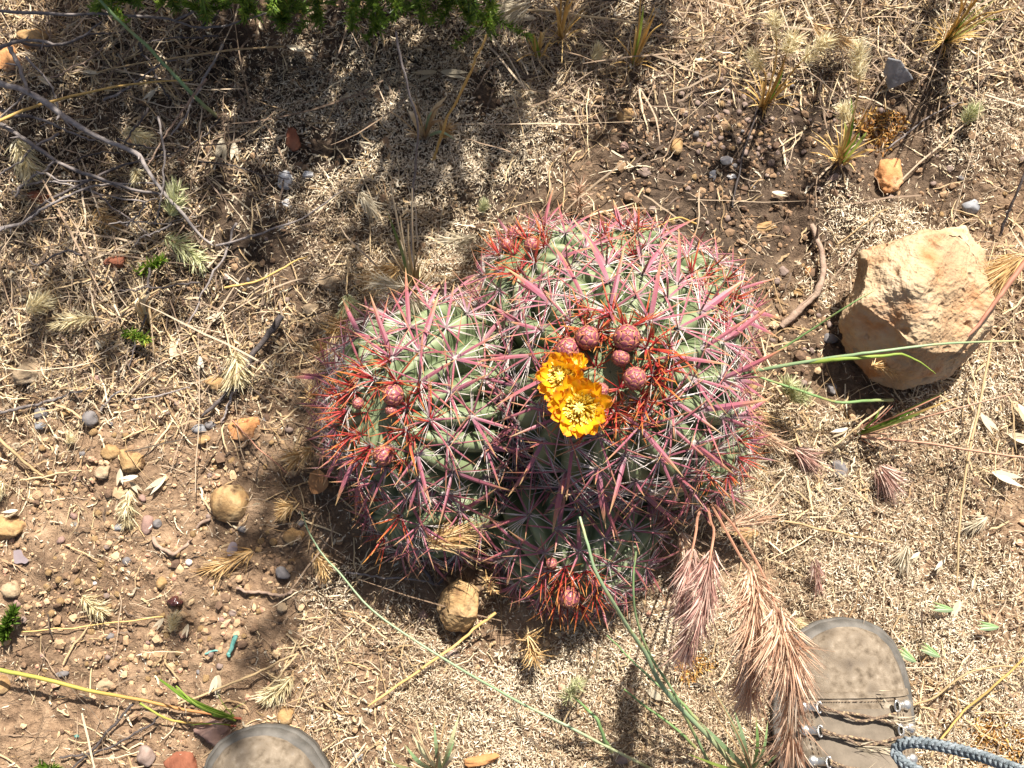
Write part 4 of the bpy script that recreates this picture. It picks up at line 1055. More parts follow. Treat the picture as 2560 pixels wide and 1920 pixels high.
STALKS = [
    ('long yellow straw slanting over the thick grey branch', [(-30, 318), (0, 303), (78, 272), (163, 245), (272, 222), (369, 208), (482, 200)], [.05, .03], (9, 4), 'gold_stem'),
    ('pale straw level beneath the green shrub', [(241, 180), (340, 160), (428, 148), (583, 128), (711, 117)], [.03, .04], (4, 5), 'straw'),
    ('pale pinkish straw level across the top middle', [(1290, 21), (1353, 27), (1433, 35), (1540, 48), (1622, 60)], [.04, .03], (6, 5), 'straw'),
    ('fine golden straw lying from moss toward gravel at lower left', [(51, 1581), (120, 1573), (194, 1566), (330, 1552), (408, 1542)], [.008, .006], (4, 4), 'gold_stem'),
    ('jointed pale straw above the left boot', [(447, 1758), (583, 1708), (680, 1665), (746, 1634)], [.008, .02], (7, 6), 'straw'),
    ('pale straw dropping from the jointed straw toward the gold stone', [(746, 1634), (700, 1690), (655, 1735)], [.02, .01], (6, 5), 'straw'),
    ('golden stalk slanting below the tan rock', [(1239, 1533), (1180, 1575), (1103, 1634), (1025, 1696), (920, 1766)], [.03, .01], (8, 6), 'gold_stem'),
    ('straw leaning from green bristly head at bottom middle', [(1499, 1622), (1490, 1660), (1456, 1727), (1406, 1816)], [.05, .01], (8, 4), 'straw'),
    ('long upright white straw at right', [(2480, 850), (2450, 1009), (2420, 1170), (2400, 1280), (2392, 1459)], [.04, .03], (7, 5), 'straw'),
    ('long straw running off the right edge past the boot', [(2350, 1850), (2420, 1766), (2490, 1700), (2575, 1630)], [.02, .05], (6, 6), 'gold_stem'),
    ('bundle straw bending right of the boot', [(2275, 1765), (2340, 1735), (2400, 1690), (2480, 1668), (2580, 1668)], [.015, .03], (6, 5), 'straw'),
    ('mauve dry stem hanging along the right of the sandstone rock', [(2575, 640), (2516, 718), (2480, 770), (2419, 842)], [.10, .10], (14, 7), 'red_stem'),
    ('long reddish straw arching from the green tuft to the right edge', [(2155, 1092), (2240, 1100), (2342, 1112), (2450, 1127), (2575, 1146)], [.01, .06], (7, 6), 'red_stem'),
    ('pale straw fork beneath the green tuft', [(2050, 1140), (2110, 1095), (2145, 1065), (2210, 1015)], [.01, .03], (7, 5), 'straw'),
    ('thin straw lying over the ground right of the brome heads', [(1960, 1305), (2060, 1325), (2150, 1345), (2240, 1360)], .012, (7, 4), 'straw'),
    ('golden thread straw beside the top of the cactus', [(1740, 560), (1690, 545), (1620, 575), (1500, 560)], [.02, .05], (5, 4), 'gold_stem'),
    ('tan straw bending across the shaded lower cactus head', [(1408, 1243), (1450, 1222), (1500, 1211), (1560, 1222), (1625, 1232), (1710, 1222)], [.13, .12], (6, 12), 'straw'),
    ('pale thin straw slanting on soil above the sandstone rock', [(2095, 610), (2160, 560), (2200, 530), (2225, 520)], .01, (4, 3), 'straw'),
    ('long straw lying from left edge to gravel', [(-20, 1070), (30, 1120), (90, 1180), (110, 1190)], [.02, .01], (10, 6), 'straw'),
    ('pale straw lying below the knobbly ochre stone', [(60, 1200), (110, 1192), (160, 1180), (205, 1176)], .01, (6, 4), 'straw'),
    ('straw upright in the dry tuft at left', [(388, 908), (386, 860), (381, 800), (372, 750)], [.0, .03], (7, 6), 'straw'),
    ('pale straw slanting under the level straw at left', [(300, 782), (340, 760), (420, 715), (470, 700)], [.02, .03], (5, 5), 'straw'),
    ('level golden straw in the dry grass left of the cactus', [(560, 720), (640, 705), (720, 665), (770, 640)], [.03, .03], (6, 4), 'gold_stem'),
    ('fine grey straw beside the charred stick', [(505, 960), (470, 910), (440, 870)], [.01, .02], (6, 4), 'straw_grey'),
    ('thin straw reaching from cactus spines to the left', [(580, 1050), (620, 1100), (690, 1160), (720, 1185)], [.01, .02], (4, 3), 'red_stem'),
]
for lb, pts, hs, w, mt in STALKS:
    rod('dry_stalk', lb, 'straw', pts, hs, w, M[mt], sides=5, n=22, jit=.0004)

GREEN = [
    ('green stem with brown sheath slanting in the top left', [(225, -40), (249, 0), (311, 66), (369, 117), (412, 163), (467, 218), (505, 257), (544, 292)], [.12, .11, .10, .08, .06, .04, .025, .0], (6, 10), 'green_stem'),
    ('long slender green stem sloping from the cactus to the bottom edge', [(754, 1280), (775, 1340), (810, 1395), (850, 1436), (908, 1506), (986, 1568), (1083, 1630), (1200, 1700), (1317, 1766), (1433, 1824), (1526, 1871), (1640, 1928)], [.05, .05, .05, .05, .05, .05, .045, .04, .035, .03, .025, .02], (3.5, 7), 'blue_green_stem'),
    ('thick blue green stem leaning over the lower head of the cactus', [(1449, 1292), (1468, 1358), (1488, 1428), (1527, 1498), (1569, 1568), (1612, 1630), (1647, 1700), (1700, 1770), (1780, 1850), (1850, 1935)], [.22, .215, .21, .19, .16, .13, .10, .07, .04, .01], (5, 12), 'blue_green_stem'),
    ('thin green stem right beside the thick blue green one', [(1590, 1380), (1585, 1474), (1593, 1552), (1628, 1642), (1680, 1720), (1715, 1790), (1760, 1880), (1790, 1940)], [.16, .15, .13, .10, .07, .05, .02, .0], (4, 8), 'green_stem'),
    ('thin green blade crossing under the thick blue green stem', [(1518, 1588), (1570, 1640), (1630, 1700), (1700, 1755), (1745, 1800)], [.05, .03], (3, 8), 'green_stem'),
    ('bent green blade at bottom middle', [(1433, 1742), (1465, 1775), (1492, 1800), (1510, 1850), (1530, 1880)], [.03, .04, .045, .03, .01], (5, 11), 'green_stem'),
    ('pale green blade low at bottom right of the green stems', [(1560, 1722), (1620, 1770), (1700, 1830), (1740, 1870)], [.03, .01], (4, 8), 'green_stem'),
    ('fallen green stem fading to red at lower left', [(603, 1797), (544, 1789), (447, 1774), (330, 1748), (218, 1727), (97, 1696), (0, 1677), (-40, 1668)], [.004, .006, .010, .014, .018, .022, .024, .024], (6, 12), 'fade_stem'),
    ('thin red green stem under the fallen one', [(590, 1815), (530, 1812), (450, 1805), (408, 1793), (350, 1758)], [.004, .02], (5, 6), 'fade_stem'),
    ('long blue green stem pointing right across the sandstone rock', [(1840, 936), (1856, 932), (1940, 915), (2023, 900), (2104, 888), (2186, 877), (2280, 866), (2361, 858), (2450, 854), (2550, 852)], [.05, .06, .08, .095, .11, .12, .125, .13, .13, .13], (10, 4), 'blue_green_stem'),
    ('light green leaf blade under the long blue green stem', [(2023, 905), (2104, 897), (2205, 890), (2256, 886), (2310, 912), (2340, 935)], [.095, .11, .115, .115, .10, .09], (10, 2), 'green_blade'),
    ('green stem curving below the sandstone rock', [(1880, 935), (1894, 939), (1972, 963), (2050, 990), (2090, 1001), (2128, 1004), (2180, 1001), (2233, 1000)], [.05, .05, .05, .045, .04, .035, .03, .03], (5, 8), 'green_stem'),
    ('thin green stem slanting up to the shaded side of the sandstone rock', [(1894, 908), (1960, 868), (2040, 815), (2120, 765), (2186, 726)], [.05, .06, .08, .10, .11], (6, 3), 'green_stem'),
]
for lb, pts, hs, w, mt in GREEN:
    rod('green_grass', lb, 'grass', pts, hs, w, M[mt], sides=6, n=34, jit=.0002, flat=.7)

# ------------------------------------------------------------------ bristly seed heads and grass tufts
def axis_frame(d):
    d = nrm(np.array(d, float)); x = nrm(np.cross(d, [.13, .2, 1.0])); return d, x, np.cross(d, x)
def head_buf(b, base, d, L, r, n, seed, kind='brush', bend=(0, 0, 0)):
    """seed head along direction d from base: brush (fat bristles), brome (long drooping awns), star"""
    R = np.random.RandomState(seed); d, x, y = axis_frame(d); bend = np.array(bend, float)
    if kind == 'brome' and n > 110: bend = bend * 1.0
    if kind != 'star':
        n = int(n * R.uniform(.65, 1.0)); bend = np.append(R.normal(0, .16, 2), R.uniform(-.1, .05))
    s = R.rand(n)
    if kind == 'brush':                             # part of the bristles already shed
        gap = R.uniform(0, 1); s = np.where(np.abs(s - gap) < R.uniform(.02, .10), R.rand(n), s)
    a = R.uniform(0, 6.283, n)
    out = np.cos(a)[:, None] * x + np.sin(a)[:, None] * y
    ctr = np.array(base)[None] + d * (s * L)[:, None] + bend[None] * (s ** 2 * L)[:, None]
    dl = nrm(d[None] + 2 * bend[None] * s[:, None])
    if kind == 'brush':
        env = np.sin(np.clip(s * .92 + .08, 0, 1) * math.pi) ** .6
        tl = R.uniform(.55, 1.35, n)
        dd = dl * np.cos(tl)[:, None] + out * np.sin(tl)[:, None]
        C = arcs(ctr + out * (r * .12), dd, r * (.45 + .75 * env) * R.uniform(.8, 1.2, n), dl * .30 + R.normal(0, .16, (n, 3)), 4)
        W = np.array([.00032, .0004, .0003, .0001])[None] * (r / .008) * R.uniform(.6, 1.3, n)[:, None]
    elif kind == 'brome':
        tl = np.abs(R.normal(.28, .24, n))
        dd = nrm(dl * np.cos(tl)[:, None] + out * np.sin(tl)[:, None] + np.array([0, 0, -.10]))
        off = r * (.10 + .55 * R.rand(n) * np.sin(np.clip(s * .9 + .12, 0, 1) * math.pi))
        ln = R.uniform(.014, .031, n) * (r / .012) ** .5
        C = arcs(ctr + out * off[:, None], dd, ln, out * R.normal(.10, .12, n)[:, None] + np.array([0, 0, -.06]), 6)
        W = np.array([.00025, .00056, .00048, .00026, .00018, .00008])[None] * R.uniform(.6, 1.25, n)[:, None]
    else:
        dd = rdir(n); dd = nrm(dd + d * .4)
        C = arcs(ctr, dd, r * R.uniform(.5, 1.1, n), R.normal(0, .12, (n, 3)), 4)
        W = np.array([.0006, .0006, .0004, .0001])[None] * np.ones((n, 1))
    strands(b, C, W, rnd=R.beta(2, 2, n), U=rdir(n))
def seed_head(label, p0, p1, h0, h1, rpx, mat, seed, n=170, kind='brush', stem=None, stem_h=None, stem_mat='straw', group=None, sw=5):
    a = at(*p0, h0); c = at(*p1, h1)
    d = np.array(c - a); L = np.linalg.norm(d)
    t = thing('grass_plume', label, 'seed head', a, group)
    b = Buf(); head_buf(b, a, d, L, rpx * mpp(*p0), n, seed, kind)
    put('bristles', b, M[mat], t, a)
    if stem:
        rod('stem', None, None, stem, stem_h or [h0 * .3, h0], (sw, sw * .8), M[stem_mat], sides=5, n=16, jit=.0003, parent=t)
    return t
SH = [
    ('white cream bristly head at the left edge between branches', (35, 340), (88, 425), .02, .02, 34, 'cream_bristle', None),
    ('yellowish bristly head above the thick grey branch', (310, 325), (355, 355), .02, .02, 24, 'cream_bristle', None),
    ('greenish cream bristly head crossed by the tip of the thick branch', (425, 540), (452, 475), .02, .03, 28, 'green_bristle', [(360, 620), (395, 580), (425, 540)]),
    ('greenish bristly head lying below the branch tip', (405, 590), (505, 632), .02, .015, 30, 'green_bristle', None),
    ('small yellow bristly head under the thick grey branch', (335, 420), (350, 445), .015, .015, 18, 'cream_bristle', None),
    ('dull olive bristly head in twig shade at left', (240, 520), (280, 580), .015, .015, 24, 'gold_bristle', None),
    ('cream bristly head in shade at the far left middle', (65, 780), (115, 745), .02, .02, 28, 'cream_bristle', None),
    ('cream bristly head lying flat above the small green sprig', (235, 792), (155, 795), .02, .02, 24, 'cream_bristle', [(300, 812), (270, 800), (235, 792)]),
    ('large cream bristly head next to the charred stick', (590, 880), (597, 962), .02, .02, 34, 'cream_bristle', [(556, 788), (566, 830), (583, 893)]),
    ('white bristly head hanging beneath the knobbly ochre stone', (322, 1222), (308, 1322), .015, .01, 24, 'cream_bristle', None),
    ('golden bristly head left of the cactus spines', (785, 1120), (705, 1160), .03, .03, 28, 'gold_bristle', None),
    ('tan bristly head lying under the golden one', (748, 1255), (685, 1275), .02, .015, 24, 'gold_bristle', None),
    ('tiny cream tuft of bristles beside the olive grey stone', (168, 1110), (182, 1085), .008, .01, 16, 'cream_bristle', None),
    ('cream fallen bristly head alone on light brown soil', (205, 1490), (248, 1535), .008, .008, 26, 'cream_bristle', None),
    ('pale bristly head lying above the golden stone by the left boot', (730, 1690), (680, 1755), .012, .01, 28, 'cream_bristle', None),
    ('golden bristly head at the lower left edge of the cactus', (785, 1380), (830, 1440), .015, .01, 24, 'gold_bristle', None),
    ('small white bristly tuft on gravel over the turquoise scrap', (428, 1580), (430, 1545), .006, .012, 17, 'cream_bristle', None),
    ('grey green bristly head on a stem at the upper left cactus edge', (868, 735), (880, 790), .06, .05, 26, 'green_bristle', [(868, 640), (872, 690), (868, 735)]),
    ('light green bristly head right of the cactus near the rock', (1960, 985), (1990, 950), .03, .045, 26, 'green_bristle', [(1935, 1010), (1950, 995), (1960, 985)]),
    ('second light green bristly head just right of the first one', (1975, 1000), (2015, 985), .03, .045, 24, 'green_bristle', [(1950, 1022), (1962, 1010), (1975, 1000)]),
    ('greenish bristly head standing on the tan mat at bottom middle', (1418, 1765), (1418, 1690), .01, .045, 24, 'green_bristle', None),
    ('yellow bristly head on pale ground at upper right', (2415, 310), (2432, 262), .01, .025, 22, 'green_bristle', None),
    ('orange tan bristly head in grass shade above the cactus', (1100, 345), (1122, 310), .01, .02, 20, 'gold_bristle', None),
    ('cream bristly head among litter at the top middle', (1480, 150), (1505, 122), .015, .02, 18, 'cream_bristle', None),
    ('grey green head at the top of the tan mat above the cactus', (1200, 530), (1215, 505), .008, .012, 15, 'green_bristle', None),
    ('pale bristly head at the lower right of the brome heads', (1985, 1545), (2010, 1575), .01, .012, 18, 'cream_bristle', None),
    ('cream bristly head at the far left under the ochre stone', (5, 1205), (-15, 1240), .015, .01, 22, 'cream_bristle', None),
]
for i, (lb, p0, p1, h0, h1, r, mt, st) in enumerate(SH):
    seed_head(lb, p0, p1, h0, h1, r, mt, 300 + i, n=190, stem=st)
STAR = [
    ('spiky tan starburst head on the mat below the cactus', (1318, 1585), (1338, 1650), .03, .02, 52, 'gold_bristle', 'star'),
    ('spiky golden head at the left edge of the cactus by its spines', (795, 880), (812, 860), .05, .05, 34, 'gold_bristle', 'star'),
    ('spiky golden brown head above the spiky one at left', (830, 835), (855, 800), .06, .06, 46, 'gold_bristle', 'star'),
    ('spiky brown head in front of left red spines', (775, 995), (790, 985), .05, .05, 36, 'gold_bristle', 'star'),
    ('fluffy rust brown head on soil at the top of the cactus', (1450, 520), (1448, 468), .01, .03, 40, 'bronze_awn', 'star'),
    ('spiky golden brown spikelet on the lower left spines', (1060, 1360), (1160, 1325), .09, .09, 36, 'gold_bristle', 'brome'),
    ('golden brush head right of the top of the cactus', (1755, 620), (1815, 690), .07, .05, 40, 'bronze_awn', 'brome'),
    ('golden drooping brome head on gravel lower left of the cactus', (632, 1377), (545, 1425), .02, .006, 22, 'gold_bristle', 'brome'),
    ('straw coloured brome head hanging at the upper left of the cactus', (1000, 668), (955, 690), .06, .05, 30, 'gold_bristle', 'brome'),
    ('white brome spikelet on left cactus head', (1026, 735), (1052, 775), .13, .12, 20, 'husk', 'brome'),
    ('white spreading spikelet at the upper left spines', (1010, 718), (945, 708), .09, .08, 18, 'husk', 'brome'),
    ('pale brome spikelet beside the red spines at the top left', (1195, 592), (1135, 607), .06, .05, 16, 'husk', 'brome'),
    ('small pinkish brown head on the tan mat at right', (2195, 1165), (2235, 1205), .02, .01, 36, 'purple_awn', 'brome'),
    ('faint pinkish brown head right of the lower cactus spines', (1985, 1120), (2030, 1150), .02, .01, 26, 'purple_awn', 'brome'),
    ('small bronze brome head above the drooping bronze ones', (1815, 1320), (1895, 1290), .05, .05, 30, 'bronze_awn', 'brome'),
    ('white feathery spikelet on the tan mat left of the cactus top', (900, 480), (930, 525), .02, .015, 18, 'husk', 'brome'),
    ('pale golden spikelet lying under the sandstone rock', (2180, 915), (2240, 912), .06, .05, 12, 'gold_bristle', 'brome'),
    ('white fan of chaff on the tan mat at right', (2470, 1290), (2440, 1315), .01, .006, 14, 'husk', 'brome'),
    ('pale fan of chaff on the tan mat above the right boot', (2270, 1362), (2258, 1400), .012, .006, 16, 'husk', 'brome'),
    ('purplish spikelet on the tan mat above the right boot', (2035, 1395), (2050, 1450), .02, .01, 14, 'purple_awn', 'brome'),
    ('spiky tan spikelet at the lower left spines over the tan rock', (1215, 1445), (1235, 1480), .04, .03, 24, 'gold_bristle', 'star'),
    ('rusty orange grass head at the right edge above the big rock', (2560, 640), (2490, 690), .08, .07, 44, 'gold_bristle', 'brome'),
    ('silver white feathery head at the top middle under the shrub', (1330, 5), (1265, 35), .05, .04, 36, 'husk', 'brome'),
    ('tan spikelet lying at the lower right of the cactus', (1870, 1130), (1800, 1220), .06, .04, 26, 'gold_bristle', 'brome'),
    ('straw brome spikelet right of the cactus near the mat', (1830, 1200), (1770, 1290), .06, .05, 26, 'husk', 'brome'),
]
STAR += [('dry straw brome head caught on lower right cactus spines', (1790, 1090), (1870, 1150), .08, .05, 28, 'husk', 'brome'),
    ('bleached brome head between the cactus and the bronze heads', (1760, 1210), (1850, 1235), .07, .05, 30, 'husk', 'brome'),
    ('tan brome head lying where the lower spines meet the tan mat', (1700, 1330), (1740, 1420), .05, .03, 26, 'bronze_awn', 'brome'),
    ('golden brome head poking from the right side of the cactus', (1830, 1000), (1905, 1060), .07, .04, 26, 'gold_bristle', 'brome'),
    ('rusty straw head at the right edge of the cactus under the green stems', (1860, 1060), (1930, 1100), .04, .02, 22, 'bronze_awn', 'brome'),
    ('drooping golden head among litter at the top right', (2030, 60), (2110, 110), .05, .03, 22, 'gold_bristle', 'brome'),
    ('pale brome head lying right of the four headed tuft', (2040, 100), (2140, 115), .03, .02, 16, 'husk', 'brome')]
for i, (lb, p0, p1, h0, h1, r, mt, kd) in enumerate(STAR):
    seed_head(lb, p0, p1, h0, h1, r, mt, 400 + i, n=110 if kd == 'star' else int(60 + r * 4.5), kind=kd)

# the drooping brome plant at lower right, seed heads hanging towards the boot
bp = at(1765, 1240, 0)
brome = thing('brome_grass', 'drooping bronze and purple brome grass hanging over the right boot', 'grass', bp)
for pts, hs, mt, r, n, sd in [
        ([(1765, 1240), (1776, 1300), (1785, 1330), (1775, 1400), (1768, 1480), (1740, 1560), (1705, 1640)], [.03, .12, .17, .19, .19, .18, .16], 'purple_awn', 34, 330, 1),
        ([(1765, 1240), (1800, 1300), (1850, 1390), (1886, 1451), (1890, 1560), (1885, 1660), (1868, 1760)], [.03, .13, .20, .23, .24, .22, .19], 'bronze_awn', 42, 420, 2),
        ([(1765, 1240), (1830, 1310), (1900, 1420), (1955, 1560), (1975, 1640), (1985, 1740), (1965, 1890)], [.03, .14, .22, .26, .27, .26, .22], 'bronze_awn', 44, 420, 3),
        ([(1765, 1240), (1745, 1290), (1740, 1330), (1728, 1390), (1718, 1440), (1712, 1500), (1706, 1540)], [.03, .10, .14, .15, .15, .15, .13], 'purple_awn', 26, 200, 4)]:
    P = line3(pts, hs, 30)
    cut = 14
    b = Buf(); strands(b, P[None, :cut + 8], np.linspace(.0012, .0007, cut + 8)[None], sides=5, rnd=.5)
    put('stem', b, M['red_stem'], brome, bp)
    b = Buf()
    for k in range(cut - 1, 28, 2):                     # spikelets along the drooping part
        head_buf(b, P[k], P[min(k + 2, 29)] - P[k], np.linalg.norm(P[min(k + 2, 29)] - P[k]) * 1.4, r * .00032, n // 3, sd * 50 + k, 'brome', (0, 0, -.05))
    put('seed_head', b, M[mt], brome, bp)

def tuft(name, label, base, stems, blades, seed, heads_mat='cream_bristle', stem_mat='gold_stem', dense=22):
    R = np.random.RandomState(seed); o0 = at(*base, 0)
    t = thing(name, label, 'grass', o0)
    for i, (tip, h, rpx, Lpx) in enumerate(stems):
        a = np.array(at(base[0] + R.uniform(-8, 8), base[1] + R.uniform(-5, 5), 0)); c = np.array(at(*tip, h))
        m = (a + c) / 2 + np.array([0, 0, .02])
        P = spline([a, m, c], 14)
        b = Buf(); strands(b, P[None], np.linspace(.0011, .0007, 14)[None], sides=5, rnd=R.rand()); put('stem', b, M[stem_mat], t, o0)
        if rpx:
            d = nrm(P[-1] - P[-4]); L = Lpx * mpp(*tip, h)
            b = Buf(); head_buf(b, c - d * L * .3, d, L, rpx * mpp(*tip, h), 240, seed * 10 + i, 'brush'); put('seed_head', b, M[heads_mat], t, o0)
    for tip, h, w, mt in blades:
        a = np.array(at(base[0] + R.uniform(-10, 10), base[1] + R.uniform(-5, 5), 0)); c = np.array(at(*tip, h))
        P = spline([a, (a + c) / 2 + np.array([0, 0, .015]), c], 12)
        k = w * .00019
        b = Buf(); strands(b, P[None], (k * np.array([.7, .9, 1, 1, 1, 1, .95, .85, .7, .5, .3, .05]))[None], rnd=R.rand(), U=np.array([[.2, -.5, .8]])); put('leaf_blade', b, M[mt], t, o0)
    n = dense                                       # dead basal leaves
    a = R.uniform(0, 6.283, n); root = np.array(o0)[None] + np.stack([np.cos(a), np.sin(a), np.zeros(n)], 1) * R.uniform(0, .006, n)[:, None]
    lean = np.array(at(*stems[0][0], stems[0][1])) - np.array(o0); lean = nrm(lean)
    d = nrm(np.stack([np.cos(a) * .32, np.sin(a) * .32, np.full(n, .4)], 1) * R.uniform(.3, 1.6, n)[:, None] + lean * .8)
    C = arcs(root, d, R.uniform(.012, .06, n), np.stack([np.cos(a) * .3, np.sin(a) * .3, np.full(n, -.3)], 1) * R.uniform(.2, 1.5, n)[:, None], 6)
    b = Buf(); strands(b, C, np.array([.0006, .0007, .0006, .0005, .0004, .0001])[None] * R.uniform(.6, 1.3, n)[:, None], rnd=R.rand(n)); put('dead_leaves', b, M[stem_mat], t, o0)
    return t
tuft('grass_tuft', 'golden grass tuft with four fluffy cream heads at upper right', (1908, 268),
     [((1940, 75), .12, 22, 95), ((1972, 118), .11, 26, 90), ((2022, 135), .10, 26, 100), ((1898, 165), .09, 20, 90), ((1960, 160), .08, 0, 0)],
     [((1958, 160), .07, 16, 'green_blade'), ((1905, 200), .05, 10, 'gold_stem'), ((1980, 200), .05, 8, 'gold_stem'), ((1990, 205), .04, 7, 'gold_stem')], 61)
tuft('grass_tuft', 'golden grass tuft with two cream heads above the bright orange stone', (2098, 406),
     [((2150, 185), .12, 24, 110), ((2118, 290), .07, 22, 70), ((2165, 280), .08, 0, 0)],
     [((2127, 240), .07, 12, 'green_blade'), ((2168, 328), .05, 11, 'green_blade'), ((2110, 300), .06, 10, 'green_blade'), ((2140, 345), .05, 9, 'gold_stem'), ((2190, 375), .03, 8, 'gold_stem'), ((2065, 365), .03, 7, 'gold_stem'), ((2150, 330), .05, 8, 'green_blade')], 62, dense=34)
tuft('grass_tuft', 'large yellow green grass tuft leaning off the top right corner', (2362, 105),
     [((2470, -40), .16, 0, 0), ((2450, -20), .14, 0, 0), ((2420, -30), .14, 0, 0), ((2500, 30), .12, 0, 0), ((2540, 20), .14, 0, 0)],
     [((2480, -20), .14, 22, 'green_blade'), ((2500, -10), .13, 18, 'green_blade'), ((2540, 25), .11, 14, 'green_blade'), ((2515, 45), .10, 12, 'green_blade'), ((2440, -30), .14, 16, 'gold_stem'), ((2400, -20), .12, 14, 'gold_stem'), ((2470, 10), .12, 14, 'gold_stem'), ((2490, 60), .09, 12, 'gold_stem')], 63, dense=60)
tuft('grass_tuft', 'thin golden grass tuft with pale green tips at the top right of the middle', (1585, 165),
     [((1635, 20), .10, 0, 0), ((1600, -10), .10, 0, 0), ((1655, 60), .08, 0, 0)],
     [((1610, 10), .09, 8, 'green_blade'), ((1640, 30), .09, 8, 'gold_stem'), ((1590, 60), .05, 6, 'gold_stem')], 64, dense=18)
tuft('grass_tuft', 'golden jointed grass stalks at the top middle beside the green shrub', (1405, 98),
     [((1425, -10), .10, 0, 0), ((1400, -20), .10, 0, 0), ((1380, 60), .05, 0, 0)],
     [((1385, 10), .08, 9, 'gold_stem'), ((1432, 0), .08, 12, 'gold_stem')], 65, dense=20)
tuft('grass_tuft', 'small pale green sprouting tuft below the shrub at the top middle', (1345, 148),
     [((1330, 90), .04, 0, 0), ((1352, 80), .03, 0, 0)],
     [((1315, 80), .04, 12, 'green_blade'), ((1322, 100), .035, 12, 'green_blade'), ((1360, 80), .03, 8, 'gold_stem'), ((1385, 110), .02, 6, 'gold_stem')], 66, dense=10)
tuft('grass_tuft', 'green grass tuft with red base under the sandstone rock', (2150, 1085),
     [((2530, 985), .09, 0, 0), ((2350, 990), .08, 0, 0)],
     [((2310, 1030), .06, 13, 'green_blade'), ((2360, 980), .07, 10, 'green_blade'), ((2250, 1045), .04, 10, 'green_blade'), ((2290, 1025), .05, 9, 'green_blade'), ((2200, 1020), .03, 6, 'green_blade'), ((2400, 990), .06, 7, 'gold_stem')], 67, stem_mat='red_stem', dense=14)
tuft('grass_tuft', 'pale green broad bladed tuft at the bottom edge right of the left boot', (1095, 1930),
     [((1040, 1800), .06, 0, 0), ((1115, 1790), .06, 0, 0)],
     [((1030, 1835), .05, 11, 'green_bristle'), ((1085, 1800), .06, 9, 'green_stem'), ((1150, 1780), .05, 10, 'green_bristle'), ((1140, 1840), .05, 7, 'green_stem'), ((960, 1900), .04, 9, 'green_bristle'), ((1010, 1860), .04, 10, 'green_stem'), ((1000, 1915), .03, 12, 'red_stem'), ((1150, 1860), .04, 10, 'husk')], 68, stem_mat='straw', dense=16)
tuft('grass_tuft', 'loose green blades at the bottom edge left of the right boot', (1880, 1935),
     [((1790, 1790), .07, 0, 0), ((1780, 1720), .09, 0, 0)],
     [((1745, 1800), .07, 11, 'green_stem'), ((1795, 1740), .08, 10, 'green_stem'), ((1830, 1760), .07, 9, 'green_stem'), ((1890, 1790), .06, 9, 'green_stem'), ((1920, 1800), .05, 8, 'green_stem'), ((1720, 1885), .04, 9, 'green_blade'), ((1960, 1850), .04, 8, 'green_stem')], 69, stem_mat='straw', dense=14)
tuft('grass_tuft', 'yellow green sprig with small buds beside the fallen stem', (582, 1798),
     [((440, 1715), .04, 0, 0), ((400, 1700), .04, 0, 0)],
     [((392, 1692), .04, 12, 'green_blade'), ((412, 1706), .04, 12, 'green_blade'), ((432, 1720), .04, 14, 'green_blade'), ((470, 1745), .03, 10, 'green_blade'), ((515, 1772), .02, 8, 'green_blade')], 70, stem_mat='green_blade', dense=6)
tuft('grass_tuft', 'dry bundle of pale stems at the upper left of the cactus', (1040, 742),
     [((975, 455), .13, 0, 0), ((1000, 540), .11, 0, 0), ((1030, 470), .13, 0, 0), ((1020, 560), .10, 0, 0), ((1050, 620), .06, 0, 0), ((1000, 600), .08, 0, 0)],
     [((990, 640), .05, 7, 'straw'), ((1055, 650), .05, 8, 'straw'), ((965, 520), .12, 8, 'green_stem'), ((1000, 610), .08, 9, 'green_stem')], 71, stem_mat='straw', dense=40)
tuft('grass_tuft', 'bleached dry grass tuft under the small green sprig at left', (372, 810),
     [((370, 720), .05, 0, 0), ((360, 740), .05, 0, 0), ((395, 730), .05, 0, 0), ((345, 745), .04, 0, 0)],
     [((375, 730), .05, 10, 'husk'), ((362, 725), .05, 9, 'husk'), ((385, 745), .04, 10, 'husk'), ((350, 750), .04, 8, 'straw')], 72, stem_mat='straw', dense=26)
tuft('grass_tuft', 'shaded dry tuft with curled pale leaves above the cactus top', (1062, 345),
     [((1030, 250), .07, 0, 0), ((1110, 260), .07, 0, 0)],
     [((1020, 275), .04, 14, 'straw'), ((1118, 240), .05, 14, 'straw'), ((1110, 300), .03, 10, 'straw'), ((1090, 275), .04, 10, 'green_stem'), ((1140, 350), .02, 8, 'green_stem')], 73, stem_mat='straw', dense=20)

